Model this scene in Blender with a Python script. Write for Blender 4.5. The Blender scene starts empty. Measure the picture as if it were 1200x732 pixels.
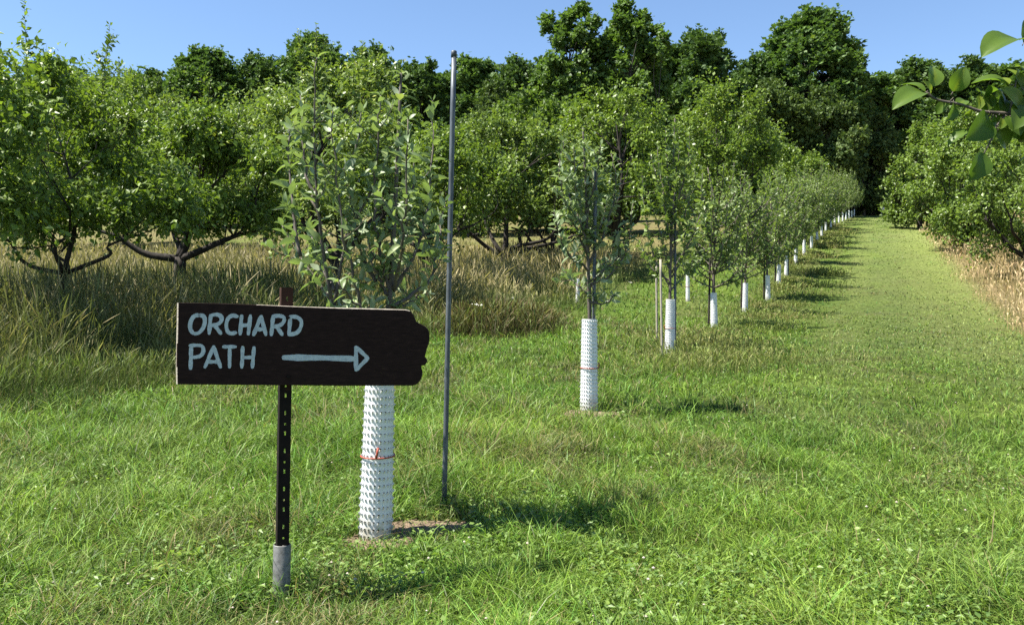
import bpy, math
import numpy as np

# ------------------------------------------------------------------ camera, sky, sun, exposure
scene = bpy.context.scene
R = math.radians
CAMZ = 1.3
F = 1000.0                      # focal length in pixels of the 1200 px wide photograph
cam_d = bpy.data.cameras.new("camera")
cam_d.sensor_width = 36.0
cam_d.lens = 30.0
cam_d.clip_start = 0.05
cam_d.clip_end = 3000
cam = bpy.data.objects.new("camera", cam_d)
scene.collection.objects.link(cam)
cam.location = (0, 0, CAMZ)
cam.rotation_euler = (R(90), 0, 0)
scene.camera = cam

SUN_EL = R(59)
SUN_AZ = R(12)                  # the sun stands to the left, a little behind the camera
to_sun = np.array([-math.cos(SUN_AZ) * math.cos(SUN_EL), -math.sin(SUN_AZ) * math.cos(SUN_EL), math.sin(SUN_EL)])
world = bpy.data.worlds.new("World")
scene.world = world
world.use_nodes = True
wn = world.node_tree
sky = wn.nodes.new("ShaderNodeTexSky")
sky.sky_type = 'NISHITA'
sky.sun_disc = False
sky.sun_elevation = SUN_EL
sky.sun_rotation = math.atan2(to_sun[0], to_sun[1])
sky.air_density = 1.0
sky.dust_density = 0.0
sky.ozone_density = 4.0
sky.altitude = 300
wn.links.new(sky.outputs[0], wn.nodes["Background"].inputs[0])
wn.nodes["Background"].inputs[1].default_value = 0.066
sun_d = bpy.data.lights.new("sun", 'SUN')
sun_d.energy = 4.8
sun_d.angle = R(0.53)
sun_d.color = (1.0, 0.95, 0.86)
sun = bpy.data.objects.new("sun", sun_d)
scene.collection.objects.link(sun)
from mathutils import Vector
sun.rotation_euler = Vector(tuple(to_sun)).to_track_quat('Z', 'Y').to_euler()
sun.location = (-20, -5, 40)

scene.view_settings.view_transform = 'Standard'
scene.view_settings.look = 'None'
scene.view_settings.exposure = 1.68
scene.view_settings.gamma = 1.0
scene.view_settings.use_curve_mapping = False
scene.render.engine = 'CYCLES'
cy = scene.cycles
cy.max_bounces = 6
cy.diffuse_bounces = 3
cy.glossy_bounces = 2
cy.transmission_bounces = 4
cy.transparent_max_bounces = 6
cy.use_denoising = False
cy.sample_clamp_indirect = 6.0

rng = np.random.default_rng(7)
COL = scene.collection

# ------------------------------------------------------------------ terrain profile and pixel helpers
_gy = np.array([-80, 0, 8, 13.3, 19, 24, 27.5, 33, 46, 72, 105, 150, 220, 400], float)
_gz = np.array([-2.6, 0, .40, .66, .93, 1.27, 1.70, 2.42, 4.6, 8.7, 13.2, 17.5, 21, 24], float)
_fy = np.linspace(-80, 400, 1921)
_fz = np.interp(_fy, _gy, _gz)
_k = np.hanning(25); _k /= _k.sum()
_fz = np.convolve(np.pad(_fz, 12, mode='edge'), _k, 'valid')

def ground(x, y):
    x = np.asarray(x, float); y = np.asarray(y, float)
    d = np.sqrt(x * x + y * y)
    b = np.clip((d - 1) / 10, 0, 1)
    return np.interp(y, _fy, _fz) + b * (.03 * np.sin(x * .9 + y * .35) + .03 * np.sin(y * .8 - x * .4 + 1.3))

def P(px, py, y):
    return np.array([(px - 600) / F * y, y, CAMZ + (366 - py) / F * y])

def PX(px, y):
    return (px - 600) / F * y

_rowY = np.array([0, 4.15, 7.74, 13.3, 18.8, 24, 27.5, 31.5, 36, 44, 48, 60, 72, 105, 140])
_rowX = np.array([-2.2, -.66, .70, 2.46, 4.46, 6.55, 8.25, 9.83, 11.6, 15.1, 16.9, 22.0, 27.3, 42.3, 58])
def row_x(y): return np.interp(y, _rowY, _rowX)
def edge_r(y): return np.interp(y, [0, 19.1, 40, 65, 105, 140], [3.6, 11.3, 20.4, 30.9, 49, 64])     # right edge of the mown path
def edge_l(y): return np.interp(y, [0, 8.5, 17.8, 30, 60], [-7.6, -4.3, -.8, 4.0, 16])                 # tall meadow begins left of this

def vnoise(x, y, seed=0):
    xi = np.floor(x).astype(np.int64); yi = np.floor(y).astype(np.int64)
    fx = x - xi; fy = y - yi
    fx = fx * fx * (3 - 2 * fx); fy = fy * fy * (3 - 2 * fy)
    def h(a, b):
        n = (a * 374761393 + b * 668265263 + seed * 974634777) & 0x7fffffff
        n = ((n ^ (n >> 13)) * 1274126177) & 0x7fffffff
        return ((n ^ (n >> 16)) & 0xffff) / 65535.0
    return (h(xi, yi) * (1 - fx) + h(xi + 1, yi) * fx) * (1 - fy) + (h(xi, yi + 1) * (1 - fx) + h(xi + 1, yi + 1) * fx) * fy

def fbm(x, y, seed=0):
    return .55 * vnoise(x, y, seed) + .3 * vnoise(x * 2.1, y * 2.1, seed + 1) + .15 * vnoise(x * 4.3, y * 4.3, seed + 2)

# ------------------------------------------------------------------ mesh helpers
class Acc:
    """collects vertices, quads, triangles, a tint per vertex and a material slot per face"""
    def __init__(s): s.v = []; s.q = []; s.t = []; s.c = []; s.qm = []; s.tm = []; s.n = 0
    def add(s, V, Q=None, T=None, c=None, m=0):
        V = np.asarray(V, float).reshape(-1, 3)
        if Q is not None and len(Q):
            Q = np.asarray(Q, int).reshape(-1, 4); s.q.append(Q + s.n); s.qm.append(np.full(len(Q), m))
        if T is not None and len(T):
            T = np.asarray(T, int).reshape(-1, 3); s.t.append(T + s.n); s.tm.append(np.full(len(T), m))
        c = np.full(len(V), .5) if c is None else np.asarray(c, float)
        s.v.append(V); s.c.append(c); s.n += len(V)
    def mesh(s, name, mats, smooth=False):
        V = np.concatenate(s.v); C = np.concatenate(s.c)
        Q = np.concatenate(s.q) if s.q else np.zeros((0, 4), int)
        T = np.concatenate(s.t) if s.t else np.zeros((0, 3), int)
        M = np.concatenate((s.qm or [np.zeros(0)]) + (s.tm or [np.zeros(0)])).astype(np.int32)
        me = bpy.data.meshes.new(name)
        me.vertices.add(len(V)); me.vertices.foreach_set("co", V.astype(np.float32).ravel())
        nl = Q.size + T.size
        me.loops.add(nl)
        me.loops.foreach_set("vertex_index", np.concatenate([Q.ravel(), T.ravel()]).astype(np.int32))
        me.polygons.add(len(Q) + len(T))
        st = np.concatenate([np.arange(len(Q)) * 4, Q.size + np.arange(len(T)) * 3]).astype(np.int32)
        me.polygons.foreach_set("loop_start", st)
        me.polygons.foreach_set("material_index", M)
        me.polygons.foreach_set("use_smooth", np.full(len(Q) + len(T), smooth))
        at = me.attributes.new("tint", 'FLOAT_COLOR' if C.ndim == 2 else 'FLOAT', 'POINT')
        if C.ndim == 2:
            at.data.foreach_set("color", np.c_[C, np.ones(len(C))].astype(np.float32).ravel())
        else:
            at.data.foreach_set("value", C.astype(np.float32))
        for m in mats: me.materials.append(m)
        me.update(calc_edges=True); me.validate()
        return me

def link(name, me, parent=None, label=None, cat=None, group=None, kind=None):
    o = bpy.data.objects.new(name, me); COL.objects.link(o)
    if parent is not None: o.parent = parent
    tag(o, label, cat, group, kind)
    return o

def tag(o, label=None, cat=None, group=None, kind=None):
    if label: o["label"] = label
    if cat: o["category"] = cat
    if group: o["group"] = group
    if kind: o["kind"] = kind
    return o

def thing(name, label, cat, loc, rotz=0, group=None):
    o = bpy.data.objects.new(name, None); COL.objects.link(o)
    o.empty_display_size = .2
    o.location = tuple(float(a) for a in loc); o.rotation_euler = (0, 0, rotz)
    return tag(o, label, cat, group)

def copy_thing(src, loc, rotz, scale, label, group=None):
    r = src.copy(); COL.objects.link(r)
    r.location = tuple(float(a) for a in loc); r.rotation_euler = (0, 0, rotz)
    r.scale = scale if hasattr(scale, '__len__') else (scale,) * 3
    r["label"] = label
    if group: r["group"] = group
    for ch in list(src.children):
        c = ch.copy(); COL.objects.link(c); c.parent = r
        for g in list(ch.children):
            d = g.copy(); COL.objects.link(d); d.parent = c
    return r

def nrm(a): return a / (np.linalg.norm(a, axis=-1, keepdims=True) + 1e-9)

def smooth_path(pts, n):
    p = np.asarray(pts, float)
    if len(p) == 2: return p[0] + (p[1] - p[0]) * np.linspace(0, 1, n)[:, None]
    p = np.vstack([2 * p[0] - p[1], p, 2 * p[-1] - p[-2]])
    out = []
    for u in np.linspace(0, len(p) - 3 - 1e-6, n):
        i = int(u); f = u - i
        a, b, c, d = p[i:i + 4]
        out.append(.5 * (2 * b + (c - a) * f + (2 * a - 5 * b + 4 * c - d) * f * f + (3 * b - a - 3 * c + d) * f ** 3))
    return np.array(out)

def tube(acc, pts, rad, sides=8, c=.5, m=0, cap=True, wob=0, seed=0):
    pts = np.asarray(pts, float); n = len(pts)
    rad = np.full(n, rad) if np.isscalar(rad) else np.asarray(rad, float)
    t = nrm(np.gradient(pts, axis=0))
    ref = np.array([.31, .95, .02]) if abs(t[0][2]) > .6 else np.array([.05, .02, 1.])
    a = nrm(np.cross(t, ref)); b = np.cross(t, a)
    th = np.arange(sides) / sides * 2 * np.pi
    rr = rad[:, None] * np.ones(sides)
    if wob:
        r_ = np.random.default_rng(seed); rr = rr * (1 + wob * r_.normal(size=rr.shape))
    V = pts[:, None] + rr[..., None] * (np.cos(th)[None, :, None] * a[:, None] + np.sin(th)[None, :, None] * b[:, None])
    i = np.arange(n - 1)[:, None] * sides; k = np.arange(sides)[None]; k2 = (k + 1) % sides
    Q = np.stack([i + k, i + k2, i + sides + k2, i + sides + k], -1).reshape(-1, 4)
    V = V.reshape(-1, 3); T = []
    if cap:
        V = np.vstack([V, pts[0], pts[-1]]); e = n * sides
        T = [(e, (j + 1) % sides, j) for j in range(sides)] + [(e + 1, (n - 1) * sides + j, (n - 1) * sides + (j + 1) % sides) for j in range(sides)]
    acc.add(V, Q, T, np.full(len(V), c), m)

def box(acc, c, s, m=0, rot=0.0):
    x, y, z = np.asarray(s, float) / 2
    V = np.array([(i * x, j * y, k * z) for k in (-1, 1) for j in (-1, 1) for i in (-1, 1)])
    cr, sr = math.cos(rot), math.sin(rot)
    V = V @ np.array([[cr, sr, 0], [-sr, cr, 0], [0, 0, 1]]) + np.asarray(c, float)
    acc.add(V, [(0, 2, 3, 1), (4, 5, 7, 6), (0, 1, 5, 4), (2, 6, 7, 3), (0, 4, 6, 2), (1, 3, 7, 5)], m=m)

# leaf templates: (x, y, z) with y along the leaf
def _tmpl(kind):
    if kind == 'hi':
        rows = [(.2, .17, .05), (.5, .235, .06), (.8, .15, .05)]
        V = [(0, 0, 0)]; 
        for t, w, f in rows:
            z = -.28 * t * t
            V += [(-w, t, z + f), (0, t, z), (w, t, z + f)]
        V.append((0, 1, -.30))
        Q = [(1, 2, 5, 4), (2, 3, 6, 5), (4, 5, 8, 7), (5, 6, 9, 8)]
        T = [(0, 2, 1), (0, 3, 2), (7, 8, 10), (8, 9, 10)]
        return np.array(V, float), np.array(Q), np.array(T)
    if kind == 'mid':
        V = [(0, 0, 0), (-.3, .48, .04), (0, .5, -.05), (.3, .48, .04), (0, 1, -.18)]
        return np.array(V, float), np.zeros((0, 4), int), np.array([(0, 2, 1), (0, 3, 2), (1, 2, 4), (2, 3, 4)])
    if kind == 'low':
        V = [(0, 0, 0), (-.34, .5, .08), (.34, .5, .08), (0, 1, -.05)]
        return np.array(V, float), np.zeros((0, 4), int), np.array([(0, 2, 3), (0, 3, 1)])
    if kind == 'tuft':          # a spray of leaves for far crowns: three ragged blades
        V = [(0, 0, 0), (-.5, .45, .1), (-.12, .95, 0), (.05, .5, -.12), (.35, 1.0, .05), (.55, .42, .12), (.1, .15, .1)]
        return np.array(V, float), np.zeros((0, 4), int), np.array([(0, 2, 1), (0, 3, 2), (3, 5, 4), (0, 5, 3)])
TM = {k: _tmpl(k) for k in ('hi', 'mid', 'low', 'tuft')}

def leaves(acc, pos, d, up, L, kind, tint, m=0, rs=None):
    tv, tq, tt = TM[kind]
    n = len(pos)
    d = nrm(d); x = nrm(np.cross(d, up)); z = np.cross(x, d)
    L = np.broadcast_to(L, (n,)) if np.ndim(L) <= 1 else L
    wv = np.ones(n) if rs is None else rs.uniform(.65, 1.25, n)
    cv = np.ones(n) if rs is None else rs.uniform(-.8, 3.0, n)
    V = pos[:, None] + L[:, None, None] * (tv[None, :, 0, None] * wv[:, None, None] * x[:, None] + tv[None, :, 1, None] * d[:, None] + tv[None, :, 2, None] * cv[:, None, None] * z[:, None])
    k = len(tv); o = (np.arange(n) * k)[:, None, None]
    acc.add(V.reshape(-1, 3), (tq[None] + o).reshape(-1, 4) if len(tq) else None, (tt[None] + o).reshape(-1, 3), np.repeat(tint, k), m)

# ------------------------------------------------------------------ materials
def new_mat(name):
    m = bpy.data.materials.new(name); m.use_nodes = True
    nt = m.node_tree; nt.nodes.clear()
    out = nt.nodes.new("ShaderNodeOutputMaterial")
    return m, nt, out

def N(nt, t, **kw):
    n = nt.nodes.new(t)
    for k, v in kw.items(): setattr(n, k, v)
    return n

def ramp(nt, stops):
    r = nt.nodes.new("ShaderNodeValToRGB")
    el = r.color_ramp.elements
    while len(el) < len(stops): el.new(.5)
    for e, (p, c) in zip(el, stops): e.position = p; e.color = (*c, 1)
    return r

def leaf_mat(name, dark, light, under=None, trans=.35, rough=.45, spec=.4, tcol=None):
    m, nt, out = new_mat(name)
    at = N(nt, "ShaderNodeAttribute", attribute_name="tint")
    rp = ramp(nt, [(0, dark), (.85, light), (1, tuple(min(1, a * b) for a, b in zip(light, (1.6, 1.3, 1.0))))])
    nt.links.new(at.outputs["Fac"], rp.inputs[0])
    col = rp.outputs[0]
    if under:
        g = N(nt, "ShaderNodeNewGeometry"); mx = N(nt, "ShaderNodeMixRGB")
        nt.links.new(g.outputs["Backfacing"], mx.inputs[0]); nt.links.new(col, mx.inputs[1]); mx.inputs[2].default_value = (*under, 1)
        top = mx.outputs[0]
    else: top = col
    p = N(nt, "ShaderNodeBsdfPrincipled")
    p.inputs["Roughness"].default_value = rough
    p.inputs["Specular IOR Level"].default_value = spec
    nt.links.new(top, p.inputs["Base Color"])
    tr = N(nt, "ShaderNodeBsdfTranslucent")
    tm = N(nt, "ShaderNodeMixRGB", blend_type='MULTIPLY'); tm.inputs[0].default_value = 1
    nt.links.new(col, tm.inputs[1]); tm.inputs[2].default_value = (*(tcol or (1.5, 1.6, .7)), 1)
    nt.links.new(tm.outputs[0], tr.inputs[0])
    mix = N(nt, "ShaderNodeMixShader"); mix.inputs[0].default_value = trans
    nt.links.new(p.outputs[0], mix.inputs[1]); nt.links.new(tr.outputs[0], mix.inputs[2])
    nt.links.new(mix.outputs[0], out.inputs[0])
    return m

def grass_mat(name, trans=.35, rough=.5, spec=.3):
    m, nt, out = new_mat(name)
    at = N(nt, "ShaderNodeAttribute", attribute_name="tint")
    p = N(nt, "ShaderNodeBsdfPrincipled"); p.inputs["Roughness"].default_value = rough
    p.inputs["Specular IOR Level"].default_value = spec
    nt.links.new(at.outputs["Color"], p.inputs["Base Color"])
    tr = N(nt, "ShaderNodeBsdfTranslucent")
    tm = N(nt, "ShaderNodeMixRGB", blend_type='MULTIPLY'); tm.inputs[0].default_value = 1
    nt.links.new(at.outputs["Color"], tm.inputs[1]); tm.inputs[2].default_value = (1.25, 1.35, .7, 1)
    nt.links.new(tm.outputs[0], tr.inputs[0])
    mix = N(nt, "ShaderNodeMixShader"); mix.inputs[0].default_value = trans
    nt.links.new(p.outputs[0], mix.inputs[1]); nt.links.new(tr.outputs[0], mix.inputs[2])
    nt.links.new(mix.outputs[0], out.inputs[0])
    return m

def noise_mat(name, c1, c2, scale=20, rough=.8, metal=0, bump=.2, detail=6, stretch=(1, 1, 1), spec=.3, c3=None, bdist=.01):
    m, nt, out = new_mat(name)
    tc = N(nt, "ShaderNodeTexCoord"); mp = N(nt, "ShaderNodeMapping"); mp.inputs["Scale"].default_value = stretch
    no = N(nt, "ShaderNodeTexNoise"); no.inputs["Scale"].default_value = scale; no.inputs["Detail"].default_value = detail
    nt.links.new(tc.outputs["Object"], mp.inputs[0]); nt.links.new(mp.outputs[0], no.inputs["Vector"])
    st = [(.3, c1), (.65, c2)] + ([(.8, c3)] if c3 else [])
    rp = ramp(nt, st); nt.links.new(no.outputs["Fac"], rp.inputs[0])
    p = N(nt, "ShaderNodeBsdfPrincipled")
    p.inputs["Roughness"].default_value = rough; p.inputs["Metallic"].default_value = metal; p.inputs["Specular IOR Level"].default_value = spec
    nt.links.new(rp.outputs[0], p.inputs["Base Color"])
    if bump:
        b = N(nt, "ShaderNodeBump"); b.inputs["Strength"].default_value = bump; b.inputs["Distance"].default_value = bdist
        nt.links.new(no.outputs["Fac"], b.inputs["Height"]); nt.links.new(b.outputs[0], p.inputs["Normal"])
    nt.links.new(p.outputs[0], out.inputs[0])
    return m

M_GRASS = grass_mat("grass_blades", trans=.36, rough=.5, spec=.26)
M_DRY = grass_mat("dry_grass", trans=.25, rough=.6, spec=.2)
M_SAP = leaf_mat("young_apple_leaf", (.068, .112, .042), (.19, .25, .10), under=(.28, .33, .21), trans=.3, rough=.46, spec=.4)
M_ROW = leaf_mat("row_apple_leaf", (.052, .096, .022), (.180, .245, .060), under=(.18, .235, .10), trans=.28, rough=.45, spec=.4)
M_APPLE = leaf_mat("old_apple_leaf", (.044, .088, .011), (.180, .255, .036), under=(.12, .17, .05), trans=.28, rough=.42, spec=.3)
M_APPLE2 = leaf_mat("pale_apple_leaf", (.052, .098, .018), (.190, .255, .052), under=(.13, .18, .065), trans=.28, rough=.42, spec=.3)
M_RIGHT = leaf_mat("right_apple_leaf", (.060, .110, .016), (.175, .250, .042), under=(.14, .19, .065), trans=.33, rough=.45, spec=.4)
M_FOREST = leaf_mat("dark_woodland_leaf", (.024, .052, .014), (.092, .155, .040), trans=.22, rough=.55, spec=.25)
M_FOREST2 = leaf_mat("mid_woodland_leaf", (.032, .068, .018), (.105, .175, .044), trans=.25, rough=.55, spec=.25)
M_PALEW = leaf_mat("pale_woodland_leaf", (.045, .085, .016), (.125, .185, .036), trans=.35, rough=.5, spec=.3)
M_AIRY = leaf_mat("airy_woodland_leaf", (.034, .070, .016), (.110, .180, .038), trans=.32, rough=.5, spec=.3)
M_OLIVE = leaf_mat("flowering_woodland_leaf", (.024, .052, .014), (.105, .150, .042), trans=.22, rough=.6, spec=.2)
M_BRANCHLEAF = leaf_mat("branch_leaf", (.05, .095, .012), (.10, .160, .025), under=(.14, .19, .06), trans=.45, rough=.42, spec=.3)
M_WEED = leaf_mat("weed_leaf", (.07, .13, .025), (.20, .29, .07), trans=.35)
M_BARK = noise_mat("dark_bark", (.012, .010, .008), (.036, .030, .025), 18, .9, bump=.8, stretch=(1, 1, .35), c3=(.062, .055, .045))
M_YBARK = noise_mat("young_bark", (.05, .042, .034), (.12, .10, .08), 40, .7, bump=.3, stretch=(1, 1, .3), c3=(.20, .18, .15))
M_GREYBARK = noise_mat("woodland_bark", (.03, .027, .022), (.09, .08, .068), 6, .95, bump=.5, stretch=(1, 1, .3))
M_GUARD = noise_mat("white_plastic", (.58, .59, .59), (.70, .71, .70), 9, .45, bump=0, spec=.5)
def add_dirt(m):
    nt = m.node_tree; p = next(n for n in nt.nodes if n.type == 'BSDF_PRINCIPLED')
    src = p.inputs["Base Color"].links[0].from_socket
    tc = N(nt, "ShaderNodeTexCoord"); sx = N(nt, "ShaderNodeSeparateXYZ"); nt.links.new(tc.outputs["Object"], sx.inputs[0])
    no = N(nt, "ShaderNodeTexNoise"); no.inputs["Scale"].default_value = 26; no.inputs["Detail"].default_value = 6; nt.links.new(tc.outputs["Object"], no.inputs["Vector"])
    a = N(nt, "ShaderNodeMath", operation='MULTIPLY_ADD'); nt.links.new(sx.outputs[2], a.inputs[0]); a.inputs[1].default_value = -2.6; a.inputs[2].default_value = .42
    b = N(nt, "ShaderNodeMath", operation='ADD'); nt.links.new(a.outputs[0], b.inputs[0]); nt.links.new(no.outputs["Fac"], b.inputs[1])
    rp = ramp(nt, [(.56, (0, 0, 0)), (.95, (.75, .75, .75))]); nt.links.new(b.outputs[0], rp.inputs[0])
    mx = N(nt, "ShaderNodeMixRGB"); nt.links.new(rp.outputs[0], mx.inputs[0]); nt.links.new(src, mx.inputs[1]); mx.inputs[2].default_value = (.26, .235, .16, 1)
    nt.links.new(mx.outputs[0], p.inputs["Base Color"])
add_dirt(M_GUARD)
def add_rust(m):
    nt = m.node_tree; p = next(n for n in nt.nodes if n.type == 'BSDF_PRINCIPLED')
    src = p.inputs["Base Color"].links[0].from_socket
    tc = N(nt, "ShaderNodeTexCoord"); sx = N(nt, "ShaderNodeSeparateXYZ"); nt.links.new(tc.outputs["Object"], sx.inputs[0])
    no = N(nt, "ShaderNodeTexNoise"); no.inputs["Scale"].default_value = 45; nt.links.new(tc.outputs["Object"], no.inputs["Vector"])
    a = N(nt, "ShaderNodeMath", operation='MULTIPLY_ADD'); nt.links.new(sx.outputs[2], a.inputs[0]); a.inputs[1].default_value = 8; a.inputs[2].default_value = -9.2
    b = N(nt, "ShaderNodeMath", operation='ADD', use_clamp=True); nt.links.new(a.outputs[0], b.inputs[0]); nt.links.new(no.outputs["Fac"], b.inputs[1])
    mx = N(nt, "ShaderNodeMixRGB"); nt.links.new(b.outputs[0], mx.inputs[0]); nt.links.new(src, mx.inputs[1]); mx.inputs[2].default_value = (.036, .016, .010, 1)
    nt.links.new(mx.outputs[0], p.inputs["Base Color"])
M_TIE = noise_mat("orange_tie", (.26, .05, .03), (.34, .08, .045), 60, .5, bump=0)
M_STEEL = noise_mat("galvanised_steel", (.055, .065, .075), (.11, .125, .14), 55, .5, metal=.3, bump=.08, stretch=(1, 1, .3), c3=(.16, .18, .19))
M_PIPE = noise_mat("weathered_pipe", (.085, .085, .08), (.18, .18, .17), 45, .6, metal=.4, bump=.15, c3=(.14, .11, .08))
M_STAKE = noise_mat("weathered_stake", (.20, .17, .13), (.38, .34, .28), 30, .9, bump=.3, stretch=(3, 3, .4))
M_POST = noise_mat("painted_post", (.006, .004, .0035), (.013, .009, .007), 30, .8, bump=.2, c3=(.06, .02, .01), spec=.15)
M_BOARD = noise_mat("dark_brown_board", (.013, .0062, .0052), (.023, .0115, .0095), 14, .75, bump=.35, stretch=(.6, 5, 8), c3=(.042, .021, .017), bdist=.004, spec=.12)
M_EDGE = noise_mat("sunlit_board_edge", (.20, .17, .13), (.46, .41, .34), 35, .85, bump=.3, stretch=(1, 4, 4))  # pale edge colour with the sunlight painted in
M_PAINT = noise_mat("white_letter_paint", (.32, .37, .39), (.45, .51, .53), 90, .55, bump=.25, bdist=.003)
M_SIGNW = noise_mat("whitish_sign", (.50, .44, .38), (.70, .64, .58), 20, .7, bump=.1)
M_SOIL = noise_mat("bare_soil", (.07, .048, .03), (.20, .145, .095), 30, .95, bump=.8, c3=(.30, .23, .16))
M_CLOVER = noise_mat("clover_white", (.30, .25, .19), (.45, .40, .33), 60, .8, bump=0)
M_UMBEL = noise_mat("umbel_white", (.62, .60, .48), (.80, .78, .70), 60, .8, bump=0)

add_rust(M_POST)

def ground_mat():
    m, nt, out = new_mat("meadow_ground")
    at = N(nt, "ShaderNodeAttribute", attribute_name="tint")
    tc = N(nt, "ShaderNodeTexCoord")
    n1 = N(nt, "ShaderNodeTexNoise"); n1.inputs["Scale"].default_value = 9; n1.inputs["Detail"].default_value = 8
    nt.links.new(tc.outputs["Object"], n1.inputs["Vector"])
    rp = ramp(nt, [(.3, (.45, .45, .45)), (.7, (1.25, 1.25, 1.2))]); nt.links.new(n1.outputs["Fac"], rp.inputs[0])
    mx = N(nt, "ShaderNodeMixRGB", blend_type='MULTIPLY'); mx.inputs[0].default_value = 1
    nt.links.new(at.outputs["Color"], mx.inputs[1]); nt.links.new(rp.outputs[0], mx.inputs[2])
    p = N(nt, "ShaderNodeBsdfPrincipled"); p.inputs["Roughness"].default_value = .95; p.inputs["Specular IOR Level"].default_value = .1
    nt.links.new(mx.outputs[0], p.inputs["Base Color"])
    b = N(nt, "ShaderNodeBump"); b.inputs["Strength"].default_value = .9; b.inputs["Distance"].default_value = .05
    nt.links.new(n1.outputs["Fac"], b.inputs["Height"]); nt.links.new(b.outputs[0], p.inputs["Normal"])
    nt.links.new(p.outputs[0], out.inputs[0])
    return m
M_GROUND = ground_mat()

# ------------------------------------------------------------------ colour of the grass by place (real colour zones of the field)
def lerp(a, b, t): return a + (b - a) * np.clip(t, 0, 1)[:, None]
GREEN = np.array([.195, .280, .044]); LUSH = np.array([.120, .210, .032]); YELL = np.array([.255, .295, .090]); STRAW = np.array([.33, .27, .13])
TAN = np.array([.36, .27, .14]); OLIVE = np.array([.15, .16, .055]); BROWN = np.array([.15, .105, .05])

def field_colour(x, y):
    n = len(x)
    c = lerp(np.tile(LUSH, (n, 1)), GREEN, fbm(x * .9, y * .9, 3) * 1.6 - .3)
    c = lerp(c, YELL, (fbm(x * .35, y * .28, 11) - .5) * 1.5)
    c = lerp(c, OLIVE * .9, (fbm(x * 1.3, y * 1.0, 21) - .57) * 3.4)
    c = c * (.76 + .56 * fbm(x * 2.3, y * 2.3, 27))[:, None]
    rx = row_x(y); er = edge_r(y)
    # worn middle of the path and a pale right margin
    mid = rx + (er - rx) * .60
    c = lerp(c, YELL * np.array([.92, .92, 1.1]), .55 * np.exp(-((x - mid) / (.9 + .02 * y)) ** 2) * np.clip((y - 6) / 14, 0, 1) * (.4 + fbm(x * .8, y * .5, 5)))
    c = lerp(c, YELL * 1.25, .9 * np.clip(1 - (er - x) / 2.6, 0, 1) * np.clip((y - 5) / 8, 0, 1) * (.5 + fbm(x, y, 9)))
    tt = (x - rx) / (er - rx)
    for tk in (.40, .78):
        c = lerp(c, YELL * np.array([.98, 1.0, 1.0]), .75 * np.exp(-((tt - tk) / .07) ** 2) * np.clip((y - 5) / 10, 0, 1) * (.3 + fbm(x * .7, y * .4, 15)))
    # the strip under the young trees: rougher, browner
    c = lerp(c, OLIVE * 1.1, .9 * np.exp(-((x - rx - .3) / 1.1) ** 2) * np.clip((y - 10) / 6, 0, 1) * np.clip(fbm(x * .7, y * .35, 14) * 2.2 - .5, 0, 1))
    # far field at the left is mown hay
    far = np.clip((y - 26) / 10, 0, 1) * np.clip((rx - x - 5) / 3, 0, 1)
    c = lerp(c, STRAW * .85, far * np.clip(.15 + 1.1 * fbm(x * .35, y * .25, 31), 0, .9))
    dry = np.clip((x - er) / .8, 0, 1)
    c = lerp(c, TAN, dry * .9)
    return c

# ------------------------------------------------------------------ ground sheet
def build_ground():
    ys = np.concatenate([np.linspace(-80, -2, 14), np.linspace(0, 40, 101), np.linspace(41, 150, 90), np.linspace(156, 400, 22)])
    xs = np.concatenate([np.linspace(-320, -52, 20), np.linspace(-50, 70, 241), np.linspace(75, 340, 20)])
    X, Y = np.meshgrid(xs, ys); Z = ground(X, Y)
    V = np.stack([X, Y, Z], -1).reshape(-1, 3)
    nx, ny = len(xs), len(ys)
    i = (np.arange(ny - 1)[:, None] * nx + np.arange(nx - 1)[None]).ravel()
    Q = np.stack([i, i + 1, i + nx + 1, i + nx], -1)
    c = field_colour(V[:, 0], V[:, 1])
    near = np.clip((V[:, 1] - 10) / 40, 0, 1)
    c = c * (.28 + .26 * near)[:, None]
    c = lerp(c, np.array([.03, .035, .018]), np.clip((V[:, 1] - 103) / 6, 0, 1))
    a = Acc(); a.add(V, Q, None, c)
    link("ground", a.mesh("ground", [M_GROUND], True), kind="structure", label="green mown orchard ground rising to the woods")
build_ground()

# ------------------------------------------------------------------ grass
def blades(acc, x, y, h, w, bend, c0, c1, rs, nseg=2, lean=None, z0=-.01):
    n = len(x)
    z = ground(x, y) + z0
    th = rs.uniform(0, 2 * np.pi, n) if lean is None else lean
    ld = np.stack([np.cos(th), np.sin(th), np.zeros(n)], -1)
    fa = rs.uniform(0, np.pi, n); wd = np.stack([np.cos(fa), np.sin(fa) * .7, np.zeros(n)], -1)
    base = np.stack([x, y, z], -1)
    rows = []; cols = []
    for k in range(nseg + 1):
        t = k / nseg
        cen = base + h[:, None] * (np.array([0, 0, 1.]) * (t - .45 * bend * t * t)[:, None] + ld * (bend * t * t)[:, None])
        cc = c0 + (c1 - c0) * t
        if k < nseg:
            ww = (w * (1 - t) ** .6)[:, None] * wd
            rows += [cen - ww, cen + ww]; cols += [cc, cc]
        else: rows.append(cen); cols.append(cc)
    V = np.stack(rows, 1); C = np.stack(cols, 1); k = 2 * nseg + 1
    o = (np.arange(n) * k)[:, None, None]
    q = np.array([(2 * j, 2 * j + 1, 2 * j + 3, 2 * j + 2) for j in range(nseg - 1)]).reshape(1, -1, 4)
    t = np.array([(2 * nseg - 2, 2 * nseg - 1, 2 * nseg)]).reshape(1, 1, 3)
    acc.add(V.reshape(-1, 3), (q + o).reshape(-1, 4), (t + o).reshape(-1, 3), C.reshape(-1, 3))

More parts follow.
